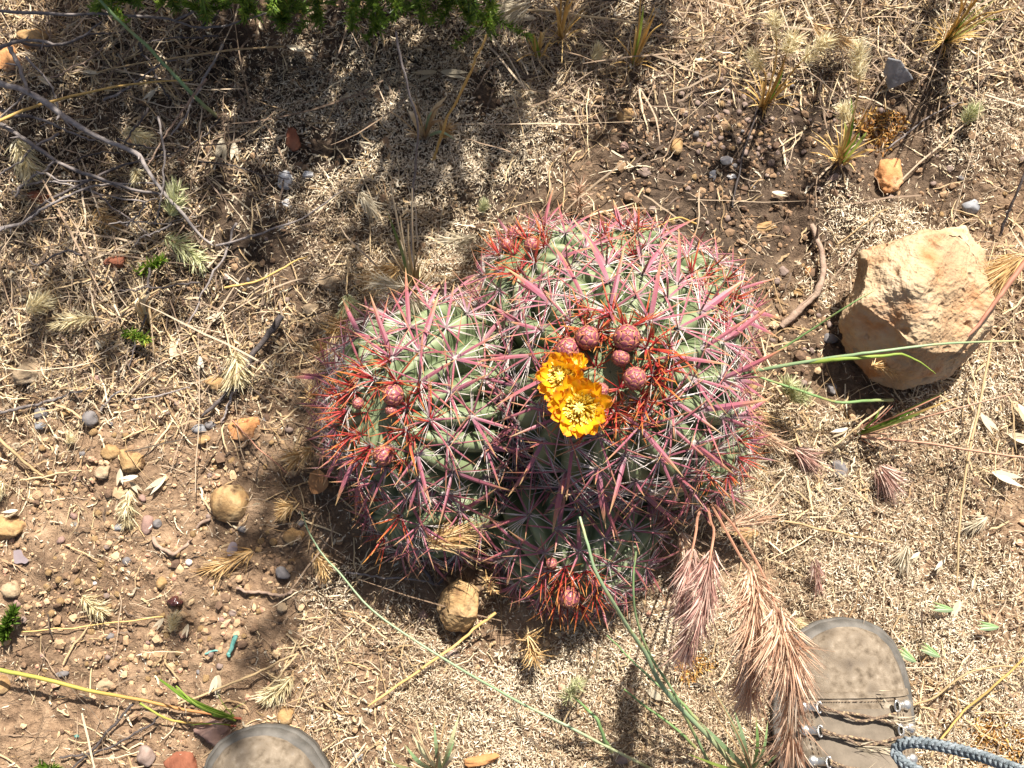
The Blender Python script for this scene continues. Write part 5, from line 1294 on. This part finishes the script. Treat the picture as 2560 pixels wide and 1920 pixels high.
# oat husks lying about
def husk(label, px, py, ang, Lpx, h, seed, group=None):
    R = np.random.RandomState(seed); p = at(px, py, h); k = mpp(px, py, h); L = Lpx * k
    t = thing('oat_husk', label, 'husk', p, group)
    for s in (-1, 1):
        a = math.radians(ang) + s * R.uniform(.08, .22)
        d = np.array([[math.cos(a), -math.sin(a), R.uniform(.0, .2)]])
        C = arcs([np.array(p)], d, L, np.array([[0, 0, .12 * s]]), 9)
        W = L * .12 * np.array([.15, .6, .9, 1, .95, .8, .55, .25, .02])[None]
        b = Buf(); strands(b, C, W, rnd=R.rand(), U=np.array([[.3 * s, .3, 1]])); put('glume', b, M['husk'], t, p)
    return t
HK = []
for i, (px, py, ang, L) in enumerate([(250, 182, 170, 48), (718, 115, 15, 55), (385, 225, 120, 40), (1092, 178, 165, 62), (1102, 178, 12, 70), (95, 190, 30, 46), (300, 1172, 85, 44), (325, 1205, 40, 40),
                                      (345, 1190, 165, 45), (415, 1192, 140, 60), (560, 780, 150, 50), (430, 855, 80, 52), (500, 890, 85, 40), (2452, 1035, 60, 60), (2520, 1085, 20, 70), (2480, 1180, 18, 80), (2400, 1500, 120, 50),
                                      (2300, 1380, 140, 36), (2120, 1070, 155, 50), (2360, 1400, 130, 40), (2435, 1445, 100, 30), (2545, 1010, 60, 80), (540, 1690, 95, 46), (470, 1560, 100, 34), (410, 1545, 130, 36),
                                      (240, 850, 60, 30), (45, 1275, 160, 40), (555, 345, 85, 70), (1340, 45, 175, 60), (585, 355, 80, 55), (1930, 480, 10, 40), (905, 1790, 100, 26)]):
    HK.append((husk('papery pale oat husk fallen among the litter', px, py, ang, L, .008, 700 + i, 'oat husks'), px, py))

tell_apart(HK, 'papery pale oat husk')

# green spikelets right of the boot
for lb, px, py, ang in [('green spikelet on the tan mat above the laces of the right boot', 2384, 1525, 170), ('green spikelet beside the right edge over the straw', 2497, 1568, 175), ('small green spikelet at the right of the boot toe', 2290, 1655, 145), ('yellow green spikelet right of the boot toe', 2350, 1642, 150)]:
    p = at(px, py, .012); t = thing('green_spikelet', lb, 'spikelet', p)
    for q in range(3):
        a = math.radians(ang) + (q - 1) * .18
        C = arcs([np.array(p)], np.array([[math.cos(a), -math.sin(a) * -1, .15]]), .022, np.zeros((1, 3)), 8)
        b = Buf(); strands(b, C, .0024 * np.array([.3, .8, 1, 1, .8, .6, .3, .02])[None] * (.6 + .15 * q), rnd=.5 + .2 * q, sides=4, flat=.5); put('spikelet_scale', b, M['green_stem'], t, p)

# ------------------------------------------------------------------ green shrub and sprigs
def foliage(b, path, n, L, spread, seed, wid=.0007):
    R = np.random.RandomState(seed)
    i = R.randint(0, len(path) - 1, n); f = R.rand(n)[:, None]
    c = path[i] * (1 - f) + path[i + 1] * f
    ax = nrm(path[i + 1] - path[i])
    d = nrm(rdir(n) * spread + ax * .9 + np.array([0, 0, .35]))
    C = arcs(c + rdir(n) * .0015, d, R.uniform(.5, 1.1, n) * L, np.array([[0, 0, .15]]) * np.ones((n, 1)), 4)
    base = R.uniform(.2, .6)
    strands(b, C, wid * np.array([.6, 1, .9, .15])[None] * np.ones((n, 1)), rnd=np.clip(base + R.normal(0, .2, n) + (R.rand(n) < .04) * .4, 0, 1), U=rdir(n))
sp = at(850, -70, 0)
shrub = thing('shrub', 'green needle leaved shrub hanging in along the top edge', 'shrub', sp)
R = np.random.RandomState(77)
SB = []
for k, (x0, y0, x1, y1) in enumerate([(470, -60, 520, 55), (560, -60, 640, 40), (640, -70, 700, 60), (300, -80, 350, 10), (760, -80, 800, 60), (860, -90, 880, 70), (930, -90, 950, 75), (1000, -90, 1060, 50), (1080, -80, 1180, 55), (1140, -80, 1230, 85), (1220, -90, 1240, 60), (250, -60, 240, 30), (700, -80, 760, 30), (905, -70, 1000, 20), (1060, -60, 1120, 20), (400, -60, 440, 20)]):
    P = spline([at(x0, y0, .16), at((x0 + x1) / 2 + R.uniform(-15, 15), (y0 + y1) / 2, R.uniform(.07, .11)), at(x1, y1, .035)], 12)
    b = Buf(); strands(b, P[None], np.linspace(.0018, .0007, 12)[None], sides=5, rnd=.5); put('branch', b, M['twig'], shrub, sp)
    b = Buf(); foliage(b, P[2:], 330, .011, 1.0, 800 + k)
    for q in range(5):
        s = P[R.randint(2, 11)]; e = s + np.append(R.normal(0, .022, 2), R.uniform(0, .02)); foliage(b, np.array([s, (s + e) / 2, e]), 90, .009, 1.0, 900 + k * 10 + q)
    put('foliage', b, M['shrub_leaf'], shrub, sp)
for lb, px, py, dx, dy, n, w in [('feathery bright green sprig among dead twigs at left', 345, 682, 60, -30, 260, .0008), ('small dark green sprig below the feathery one', 305, 832, 60, 15, 200, .0008),
                                 ('mossy green seedling at the left edge beside gravel', 4, 1600, 30, -70, 420, .0009), ('low green sprout at the bottom left corner', 100, 1915, 40, 10, 160, .0008)]:
    p = at(px, py, 0); t = thing('green_sprig', lb, 'plant', p)
    P = spline([at(px, py, .004), at(px + dx * .5, py + dy * .5, .018), at(px + dx, py + dy, .02)], 8)
    b = Buf(); strands(b, P[None], np.linspace(.001, .0005, 8)[None], sides=5, rnd=.5); put('branch', b, M['twig'], t, p)
    b = Buf(); foliage(b, P, n, .010, 1.0, px, w); put('foliage', b, M['shrub_leaf'], t, p)

# ------------------------------------------------------------------ small debris
def flake(name, label, cat, px, py, outline, mat, h=.004, th=.0008, tilt=(0, 0), curl=0):
    p = at(px, py, h); k = mpp(px, py)
    b = Buf(); n = len(outline)
    o2 = spline([(x, y, 0) for x, y in outline + [outline[0]]], n * 4)[:-1]
    top = np.stack([o2[:, 0] * k, -o2[:, 1] * k, curl * (o2[:, 0] ** 2) * k * .02], 1); m = len(top)
    rings = [top * np.array([q, q, 1]) for q in (1, .5, .01)]
    V = np.concatenate(rings + [r - np.array([0, 0, th]) for r in rings[::-1]])
    V[:, 2] += tilt[0] * V[:, 0] + tilt[1] * V[:, 1]
    Q = []
    for r in range(5):
        i = r * m + np.arange(m); j = r * m + (np.arange(m) + 1) % m
        Q.append(np.stack([i, i + m, j + m, j], 1))
    b.add(V + np.array(p), quads=np.concatenate(Q), rnd=.5)
    me_v = V
    o = put(name, b, mat, None, p, smooth=False)
    return tag(o, label, cat)
flake('dead_leaf', 'purplish grey dead leaf on soil near the left edge', 'leaf', 50, 1397, [(-18, -20), (0, -22), (8, -8), (22, 4), (14, 12), (4, 10), (-10, 12), (-16, 6)], M['purple_leaf'], tilt=(.1, .1))
flake('dead_leaf', 'brown dead leaf against the left cactus spines', 'leaf', 795, 1204, [(-22, -22), (0, -30), (20, -15), (28, 8), (10, 26), (-16, 28), (-26, 5)], M['brown_leaf'], h=.02, tilt=(.5, .2))
flake('dead_leaf', 'mauve leaf scrap on gravel lower left of the cactus', 'leaf', 580, 1372, [(-14, 4), (-4, -16), (10, -14), (14, 2), (4, 14), (-10, 18)], M['purple_leaf'], tilt=(.2, .0))
flake('dead_leaf', 'white papery petal above the toe of the left boot', 'leaf', 542, 1715, [(-8, -22), (6, -26), (12, -4), (6, 24), (-2, 30), (-8, 4)], M['husk'], tilt=(.3, .1))
flake('dead_leaf', 'white scrap on the tan mat between green stems', 'leaf', 1632, 1736, [(-18, -10), (4, -12), (20, 4), (14, 14), (-4, 6)], M['husk'], tilt=(.1, .2))
def lump(name, label, cat, px, py, rx, ry, mat, seed, hz=.005):
    k = mpp(px, py); me = blob_mesh(seed, 4, (rx * k, ry * k, hz), 2, .28, M[mat], name)
    return tag(link(name, me, None, at(px, py, hz * .2)), label, cat)
lump('bird_dropping', 'white chalky dropping on the tan mat at upper left', 'dropping', 712, 452, 20, 26, 'lichen', 61, .0035)
lump('bird_dropping', 'small white grey dropping just under the chalky one', 'dropping', 718, 508, 13, 12, 'lichen', 62, .002)
lump('bird_dropping', 'pale speck right of the chalky white dropping', 'dropping', 768, 436, 16, 8, 'lichen', 63, .003)
lump('ash_patch', 'pale grey ash patch on the dark soil at upper right', 'ash', 1782, 440, 16, 34, 'lichen', 64, .0016)
lump('ash_patch', 'bluish ash speck at the foot of the grey ash patch', 'ash', 1828, 442, 12, 7, 'lichen', 65, .003)
lump('seed_pod', 'shiny dark red brown seed pod on the gravel', 'seed pod', 439, 1504, 18, 12, 'seed_pod', 66, .006)
scrap = rod('plastic_scrap', 'turquoise strip of plastic on the soil above the left boot', 'scrap', [(588, 1588), (584, 1604), (578, 1622), (571, 1634), (575, 1642)], [.010, .006], (13, 9), M['teal'], sides=6, n=18, jit=.0004, flat=.35)
rod('plastic_scrap', 'thin turquoise thread left of the turquoise strip', 'scrap', [(513, 1635), (528, 1628), (548, 1626)], .004, (6, 5), M['teal'], sides=5, n=12, jit=.0003, flat=.5)
lump('plastic_scrap', 'tiny turquoise crumb near the bottom left twigs', 'scrap', 192, 1840, 6, 4, 'teal', 67, .002)
def pad(label, px, py, rx, ry, n, mat, seed):
    R = np.random.RandomState(seed); a = R.uniform(0, 6.283, n); q = np.sqrt(R.rand(n)) * (1 + .25 * np.sin(a * 3 + seed))
    pts = np.array([at(px + rx * math.cos(u) * v, py + ry * math.sin(u) * v, .001) for u, v in zip(a, q)])
    C = arcs(pts, rdir(n, .1, 1), R.uniform(.003, .007, n), rdir(n, -.6, .3) * .5, 4)
    b = Buf(); strands(b, C, np.array([.0005, .0008, .0007, .0002])[None] * np.ones((n, 1)), rnd=R.rand(n), U=rdir(n))
    p = at(px, py); o = put('moss_patch', b, mat, None, p); tag(o, label, 'moss'); return o
pad('orange brown moss patch at the bottom right corner', 2490, 1855, 75, 70, 1500, M['orange_moss'], 1)
pad('rusty moss patch under the purple grass head', 1730, 1660, 45, 40, 600, M['orange_moss'], 2)
pad('orange moss patch on pale ground above the orange stone', 2200, 320, 60, 50, 500, M['orange_moss'], 3)

# ------------------------------------------------------------------ boots
def boot(label, toe, heading, mirror, seed, zs=0.0):
    """hiking boot: toe at a picture point on the ground, heading in degrees (0 points up the picture)"""
    tp = at(*toe, 0.0); tp.z = zs
    b0 = thing('hiking_boot', label, 'boot', tp)
    b0.rotation_euler = (0, 0, math.radians(heading))
    LEN = .305
    s = np.array([0, .003, .010, .022, .040, .062, .090, .125, .160, .200, .240, .275, .295, .305])
    wl = np.array([.0005, .018, .032, .044, .0525, .0575, .060, .0565, .050, .0445, .042, .038, .026, .001])
    sk = np.array([0, 0, 0, .001, .002, .003, .004, .004, .003, .001, 0, 0, 0, 0]) * (1 if mirror else -1)
    def W(x): return np.interp(x, s, wl)
    # sole with welt
    N = 90; xs = LEN * (1 - np.cos(np.linspace(0, math.pi, N))) / 2
    def outline(grow):
        x = xs * (1 + 2 * grow / LEN) - grow
        w = np.interp(xs, s, wl) + grow * np.minimum(1, np.sqrt(np.interp(xs, s, wl) / .03))
        c = np.interp(xs, s, sk)
        R_ = np.stack([c + w, -x], 1); L_ = np.stack([c - w, -x], 1)[::-1]
        return np.concatenate([R_, L_[1:-1]])
    def loft(levels, mat, name, cap=True, smooth=True):
        b = Buf(); V = []
        for g, z in levels:
            o = outline(g); V.append(np.column_stack([o, np.full(len(o), z)]))
        m = len(V[0]); Q = []
        for r in range(len(V) - 1):
            i = r * m + np.arange(m); j = r * m + (np.arange(m) + 1) % m; Q.append(np.stack([i, j, j + m, i + m], 1))
        b.add(np.concatenate(V), quads=np.concatenate(Q))
        o = link(name, b.mesh(name, mat, smooth=smooth), None); o.parent = b0; return o
    loft([(-.004, 0), (.002, .002), (.003, .010), (.0035, .020), (.0045, .022), (.0045, .026), (.003, .028), (-.006, .0285), (-.02, .0285)], M['rubber'], 'sole')
    # upper
    hs = np.array([.010, .036, .045, .050, .054, .058, .064, .078, .098, .120, .125, .120, .110, .060])
    def top_h(x): return np.interp(x, s, hs)
    nx, na = 64, 40
    u = np.linspace(0, 1, nx); xx = .301 * (1 - np.cos(u * math.pi)) / 2 * 1.0 + .002
    a = np.linspace(0, math.pi, na)
    X, A = np.meshgrid(xx, a, indexing='ij')
    w = np.interp(X, s, wl) * .965; hh = np.interp(X, s, hs) - .020
    e = .70
    cy = np.sign(np.cos(A)) * np.abs(np.cos(A)) ** e; cz = np.sin(A) ** (e + .12)
    narrow = 1 - .30 * np.clip((X - .09) / .1, 0, 1) * cz ** 2
    crease = .0016 * np.sin((X - .075) * 330 + 1.5 * np.cos(A)) * np.exp(-((X - .092) / .02) ** 2) * cz
    V = np.stack([np.interp(X, s, sk) + w * cy * narrow, -X, .022 + hh * cz + crease], -1)
    k = np.arange(nx - 1)[:, None] * na + np.arange(na - 1)
    b = Buf(); b.add(V.reshape(-1, 3), quads=np.stack([k, k + na, k + na + 1, k + 1], -1).reshape(-1, 4))
    o = link('upper', b.mesh('upper', M['leather'], smooth=True), None); o.parent = b0
    def surf(x, side, lift=.0):                     # point on the upper, side -1..1 over the top
        a_ = math.pi / 2 - side * math.pi / 2
        w_ = W(x) * .965; h_ = np.interp(x, s, hs) - .020
        c_ = math.copysign(abs(math.cos(a_)) ** e, math.cos(a_)); z_ = math.sin(a_) ** (e + .12)
        na_ = 1 - .30 * np.clip((x - .09) / .1, 0, 1) * z_ ** 2
        n_ = nrm(np.array([c_ * .8, 0.12, z_]))
        return np.array([np.interp(x, s, sk) + w_ * c_ * na_, -x, .022 + h_ * z_]) + n_ * lift
    # rubber rand wrapping the toe
    b = Buf(); V = []
    for z, g in [(.026, .0025), (.031, .003), (.036, .0026), (.0385, .0008), (.0385, -.004)]:
        t_ = np.linspace(-1, 1, 61); xe = .050 * np.abs(t_) ** 1.9 + .0
        w_ = np.interp(xe, s, wl)
        V.append(np.stack([np.interp(xe, s, sk) + np.sign(t_) * (w_ * (1 - (z - .026) * 4.5 * np.clip(1 - np.abs(t_) * .2, 0, 1) * .5) + g * np.abs(t_) ** .3), -xe + g * 1.2 - (z - .026) * .28, np.full(61, z) - .014 * np.abs(t_) ** 3 * (z - .026) / .0185], 1))
    Q = [np.stack([r * 61 + np.arange(60), r * 61 + np.arange(60) + 1, (r + 1) * 61 + np.arange(60) + 1, (r + 1) * 61 + np.arange(60)], 1) for r in range(4)]
    b.add(np.concatenate(V), quads=np.concatenate(Q)); o = link('toe_rand', b.mesh('toe_rand', M['rubber'], smooth=True), None); o.parent = b0
    # tongue between two lacing flaps
    def strip(name, xr, sr, lift, mat, thick=.0016):
        n1, n2 = 26, 9; P = np.array([[surf(x, sd0 + (sd1 - sd0) * q, lift) for q in np.linspace(0, 1, n2)] for x, (sd0, sd1) in [(x, sr(x)) for x in np.linspace(*xr, n1)]])
        T = P - np.array([0, 0, thick + .002]); b = Buf()
        k_ = np.arange(n1 - 1)[:, None] * n2 + np.arange(n2 - 1); q1 = np.stack([k_, k_ + n2, k_ + n2 + 1, k_ + 1], -1).reshape(-1, 4)
        rim = list(range(n2)) + [r * n2 + n2 - 1 for r in range(1, n1)] + [(n1 - 1) * n2 + c for c in range(n2 - 2, -1, -1)] + [r * n2 for r in range(n1 - 2, 0, -1)]
        rim = np.array(rim); r2 = np.roll(rim, -1); M_ = n1 * n2
        b.add(np.concatenate([P.reshape(-1, 3), T.reshape(-1, 3)]), quads=np.concatenate([q1, np.stack([rim, r2, r2 + M_, rim + M_], 1)]))
        o = link(name, b.mesh(name, mat, smooth=False), None); o.parent = b0; return o
    strip('tongue', (.072, .20), lambda x: (-.36, .36), .0012, M['nylon'])
    strip('lacing_flap', (.064, .205), lambda x: (-.60 - (x - .064) * .9, -.33), .0030, M['leather'])
    strip('lacing_flap', (.064, .205), lambda x: (.33, .60 + (x - .064) * .9), .0030, M['leather'])
    strip('toe_seam', (.058, .063), lambda x: (-.72, .72), .0022, M['leather'], .001)
    # stitching along the seams
    sb = Buf()
    for xr, side in [((.066, .19), -1), ((.066, .19), 1)]:
        for x in np.arange(xr[0], xr[1], .0036):
            for dd in (.36, .40 + (x - .066) * .5):
                p, q_ = surf(x, side * dd, .0036), surf(x + .0022, side * dd, .0036)
                strands(sb, np.array([[p, (p + q_) / 2 + [0, 0, .0004], q_]]), .00038, sides=4, rnd=.5)
    for t_ in np.linspace(-.68, .68, 64):
        p, q_ = surf(.0655, t_, .0012), surf(.0655, t_ + .013, .0012)
        strands(sb, np.array([[p, (p + q_) / 2 + [0, 0, .0004], q_]]), .00038, sides=4, rnd=.5)
    o = link('stitching', sb.mesh('stitching', M['lace']), None); o.parent = b0; o['kind'] = 'stuff'
    # shaft round the ankle, padded collar
    b = Buf(); V = []; ring = np.linspace(0, 6.283, 40, endpoint=False)
    for z, rx, ry, cy_ in [(.07, .036, .060, -.228), (.10, .037, .056, -.232), (.125, .038, .053, -.236), (.150, .040, .052, -.238), (.165, .041, .053, -.239), (.172, .038, .050, -.239), (.165, .033, .045, -.239), (.11, .031, .043, -.236)]:
        V.append(np.stack([rx * np.cos(ring), cy_ + ry * np.sin(ring), np.full(40, z)], 1))
    Q = [np.stack([r * 40 + np.arange(40), r * 40 + (np.arange(40) + 1) % 40, (r + 1) * 40 + (np.arange(40) + 1) % 40, (r + 1) * 40 + np.arange(40)], 1) for r in range(7)]
    b.add(np.concatenate(V), quads=np.concatenate(Q)); o = link('shaft', b.mesh('shaft', M['leather'], smooth=True), None); o.parent = b0
    # hooks and laces
    lx = [.070, .089, .113, .136, .160]; prev = None
    for q, x in enumerate(lx):
        ends = []
        for sd in (-1, 1):
            p = surf(x, sd * .40, .003); c = surf(x, sd * .27, .0085)
            hb = Buf(); v, f = ico(2)
            hb.add(v * np.array([.0050, .0050, .0032]) + surf(x, sd * .44, .0062), tris=f)
            dv = nrm(c - p)
            strands(hb, np.array([[surf(x, sd * .44, .0045), p + np.array([0, 0, .0018]), p * .4 + c * .6, c]]), np.array([[.0036, .0038, .0040, .0036]]), sides=8, flat=.45)
            t_ = np.linspace(0, 6.283, 13)         # wire ring the lace runs through
            rg = c[None] + np.stack([np.sin(t_) * .002 * 0 + .0022 * np.cos(t_) * -sd, np.sin(t_) * .0048, .0022 * np.sin(t_ * 2) * .3], 1)
            strands(hb, rg[None], .00095, sides=5)
            o = link('lace_hook', hb.mesh('lace_hook', M['metal'], smooth=True), None); o.parent = b0
            ends.append(c)
        R_ = np.random.RandomState(seed + q)
        for k in range(2):
            lb_ = Buf()
            a_, c_ = ends[0] + np.array([.001, -.0015 + .003 * k, .001]), ends[1] + np.array([-.001, -.015 + .009 * k, .001])
            m_ = surf(x + .006 + .005 * k, .0, .0050 + .001 * k)
            P = spline([a_, (a_ + m_) / 2 + [0, 0, .002], m_, (c_ + m_) / 2 + [0, 0, .002], c_], 26)
            tw = np.linspace(0, 30, 26)
            for st in range(3):
                off = np.stack([np.zeros(26), np.cos(tw + st * 2.09), np.sin(tw + st * 2.09)], 1) * .0007
                strands(lb_, (P + off)[None], .00085, sides=5, rnd=.5)
            o = link('lace', lb_.mesh('lace', M['lace'], smooth=True), None); o.parent = b0
    return b0, surf
bootR, surfR = boot('dusty tan hiking boot at the lower right with metal lace hooks', (2088, 1552), 1.0, False, 5)
bootL, surfL = boot('dusty tan hiking boot whose toe only shows at the bottom edge', (664, 1812), 7.0, True, 9)
# dry seeds caught in the laces of the right boot
def boot_pt(x, sd, lift):
    m = Matrix.Translation(bootR.location) @ bootR.rotation_euler.to_matrix().to_4x4()
    return np.array(m @ Vector(surfR(x, sd, lift)))
for i, (lb, x, s0, s1) in enumerate([('straw spikelet stuck under the first lace of the right boot', .078, .12, .42), ('pale awns caught between the laces of the right boot', .100, -.05, .35),
                                     ('whitish spikelet caught lower on the tongue of the right boot', .124, -.1, .3), ('small pale seed lying on the toe of the right boot', .056, .1, .2)]):
    a = boot_pt(x, s0, .008); c = boot_pt(x + .008, s1, .008)
    t = thing('grass_plume', lb, 'seed head', Vector(a)); b = Buf()
    head_buf(b, a, c - a, np.linalg.norm(c - a), .006 if i < 3 else .002, 44 if i < 3 else 8, 970 + i, 'brome'); put('bristles', b, M['husk'], t, Vector(a))

# ------------------------------------------------------------------ braided cord hanging in at the lower right
cp = [atd(x, y, d) for x, y, d in [(2700, 1990, .40), (2560, 1932, .44), (2440, 1886, .47), (2330, 1860, .49), (2268, 1856, .50), (2240, 1874, .505), (2252, 1900, .50), (2300, 1930, .49), (2380, 1975, .47), (2520, 2060, .43), (2700, 2150, .38)]]
P = spline(cp, 150)
crd = thing('cord', 'blue grey braided cord looping in at the lower right corner over the boot', 'cord', Vector(P[0]))
T = nrm(np.gradient(P, axis=0)); A = nrm(np.cross(T, [0.1, .2, 1])); B = np.cross(T, A)
arc = np.concatenate([[0], np.cumsum(np.linalg.norm(np.diff(P, axis=0), axis=1))])
P2 = spline(cp, 420); T2 = nrm(np.gradient(P2, axis=0)); A2 = nrm(np.cross(T2, [0.1, .2, 1])); B2 = np.cross(T2, A2)
arc2 = np.concatenate([[0], np.cumsum(np.linalg.norm(np.diff(P2, axis=0), axis=1))])
for sgn in (1, -1):
    b = Buf()
    for st in range(4):
        ph = sgn * arc2 / .014 * 6.283 + st * 6.283 / 4
        rr = .00180 + .00040 * np.cos(2 * ph * 1.0 + (0 if sgn > 0 else math.pi))
        strands(b, (P2 + A2 * (np.cos(ph) * rr)[:, None] + B2 * (np.sin(ph) * rr)[:, None])[None], .00095, sides=6, rnd=.5)
    put('cord_strand', b, M['cord'], crd, WL[crd.name], smooth=True)
b = Buf(); strands(b, P[None], .0018, sides=8); put('cord_core', b, M['cord'], crd, WL[crd.name], smooth=True)

# ------------------------------------------------------------------ weeds standing beyond the top edge (their shade falls into the picture)
def weed(x, y, h, seed, bushy, n_br, lean=(0, 0)):
    R = np.random.RandomState(seed); o0 = Vector((x, y, float(gz(x, y))))
    t = thing('tall_weed', 'tall dry branching weed standing beyond the top edge', 'weed', o0, 'tall dry weeds beyond the top edge')
    top = np.array([x + lean[0], y + lean[1], o0.z + h])
    P = spline([np.array(o0), (np.array(o0) + top) / 2 + R.normal(0, .012, 3), top], 16)
    b = Buf(); strands(b, P[None], np.linspace(.003, .0012, 16)[None], sides=5, rnd=.4); put('stem', b, M['straw_grey'], t, o0)
    b = Buf(); lf = Buf()
    for k in range(n_br):
        i = R.randint(9 if h < .6 else 4, 16); s = P[i]; a = R.uniform(0, 6.283); L = R.uniform(.012, .055) * bushy
        d = np.array([math.cos(a) * .6, math.sin(a) * .6, R.uniform(.4, .9)])
        C = arcs(s[None], d[None], L, np.array([[0, 0, .25]]), 6)
        strands(b, C, np.linspace(.0012, .0005, 6)[None], sides=4, rnd=.5)
        n = int(34 * bushy); f = R.rand(n); c = s + d * L * f[:, None]
        strands(lf, arcs(c, nrm(rdir(n) + d), R.uniform(.008, .022, n), np.zeros((n, 3)), 4), np.array([.0010, .0020, .0016, .0003])[None] * np.ones((n, 1)), rnd=R.rand(n), U=rdir(n))
    put('branch', b, M['straw_grey'], t, o0); put('foliage', lf, M['straw'], t, o0)
# shade lands this far from a height h, along the sun's line
SH_ = 1 / math.tan(SUN_EL); sdx, sdy = -math.sin(SUN_AZ) * SH_, -math.cos(SUN_AZ) * SH_
def weed_for(px, py, h, seed, bushy=1.0, n_br=16, ymin=.74):
    """a weed of height h whose tip throws its shade on that ground point"""
    p = at(px, py); x = p.x - sdx * h; y = p.y - sdy * h
    weed(x, max(y, ymin), h, seed, bushy, n_br)
for i, (px, py, h, bu, nb) in enumerate([
        (50, 330, .50, 1.3, 26), (180, 440, .58, 1.2, 24), (290, 540, .70, 1.1, 24), (410, 340, .46, 1.3, 26), (520, 460, .60, 1.0, 24), (330, 220, .42, 1.3, 26), (20, 740, .90, 1.2, 26), (190, 800, .98, 1.0, 24),
        (620, 320, .48, .8, 22), (700, 450, .58, .9, 22), (780, 1000, 1.02, .9, 44), (860, 400, .50, 1.0, 22), (880, 900, .92, .9, 40), (970, 260, .42, .6, 18), (1040, 330, .46, .9, 22), (1180, 640, .72, .9, 40), (1090, 560, .66, .7, 24), (1240, 360, .48, .9, 22), (1340, 240, .40, .7, 18),
        (1520, 340, .45, .7, 16), (1790, 470, .60, .5, 12), (1450, 160, .35, 1.2, 24), (1600, 170, .35, .9, 18), (560, 1840, 1.66, 1.2, 70), (610, 1740, 1.58, .9, 44), (390, 1760, 1.58, .7, 18), (640, 1330, 1.28, .8, 30), (600, 780, .92, .8, 20),
        (120, 250, .44, .9, 26), (240, 300, .48, .8, 26), (90, 560, .72, .8, 30), (380, 600, .76, .7, 28), (470, 260, .44, .9, 24), (560, 600, .74, .7, 26), (280, 860, 1.0, .8, 28), (100, 860, 1.02, .8, 26), (760, 380, .52, .6, 20), (690, 620, .74, .7, 24), (420, 780, .92, .6, 22),
        (2200, 330, .46, .5, 10), (1980, 520, .62, .4, 8)]):
    weed_for(px, py, h, 1000 + i, bu, nb)
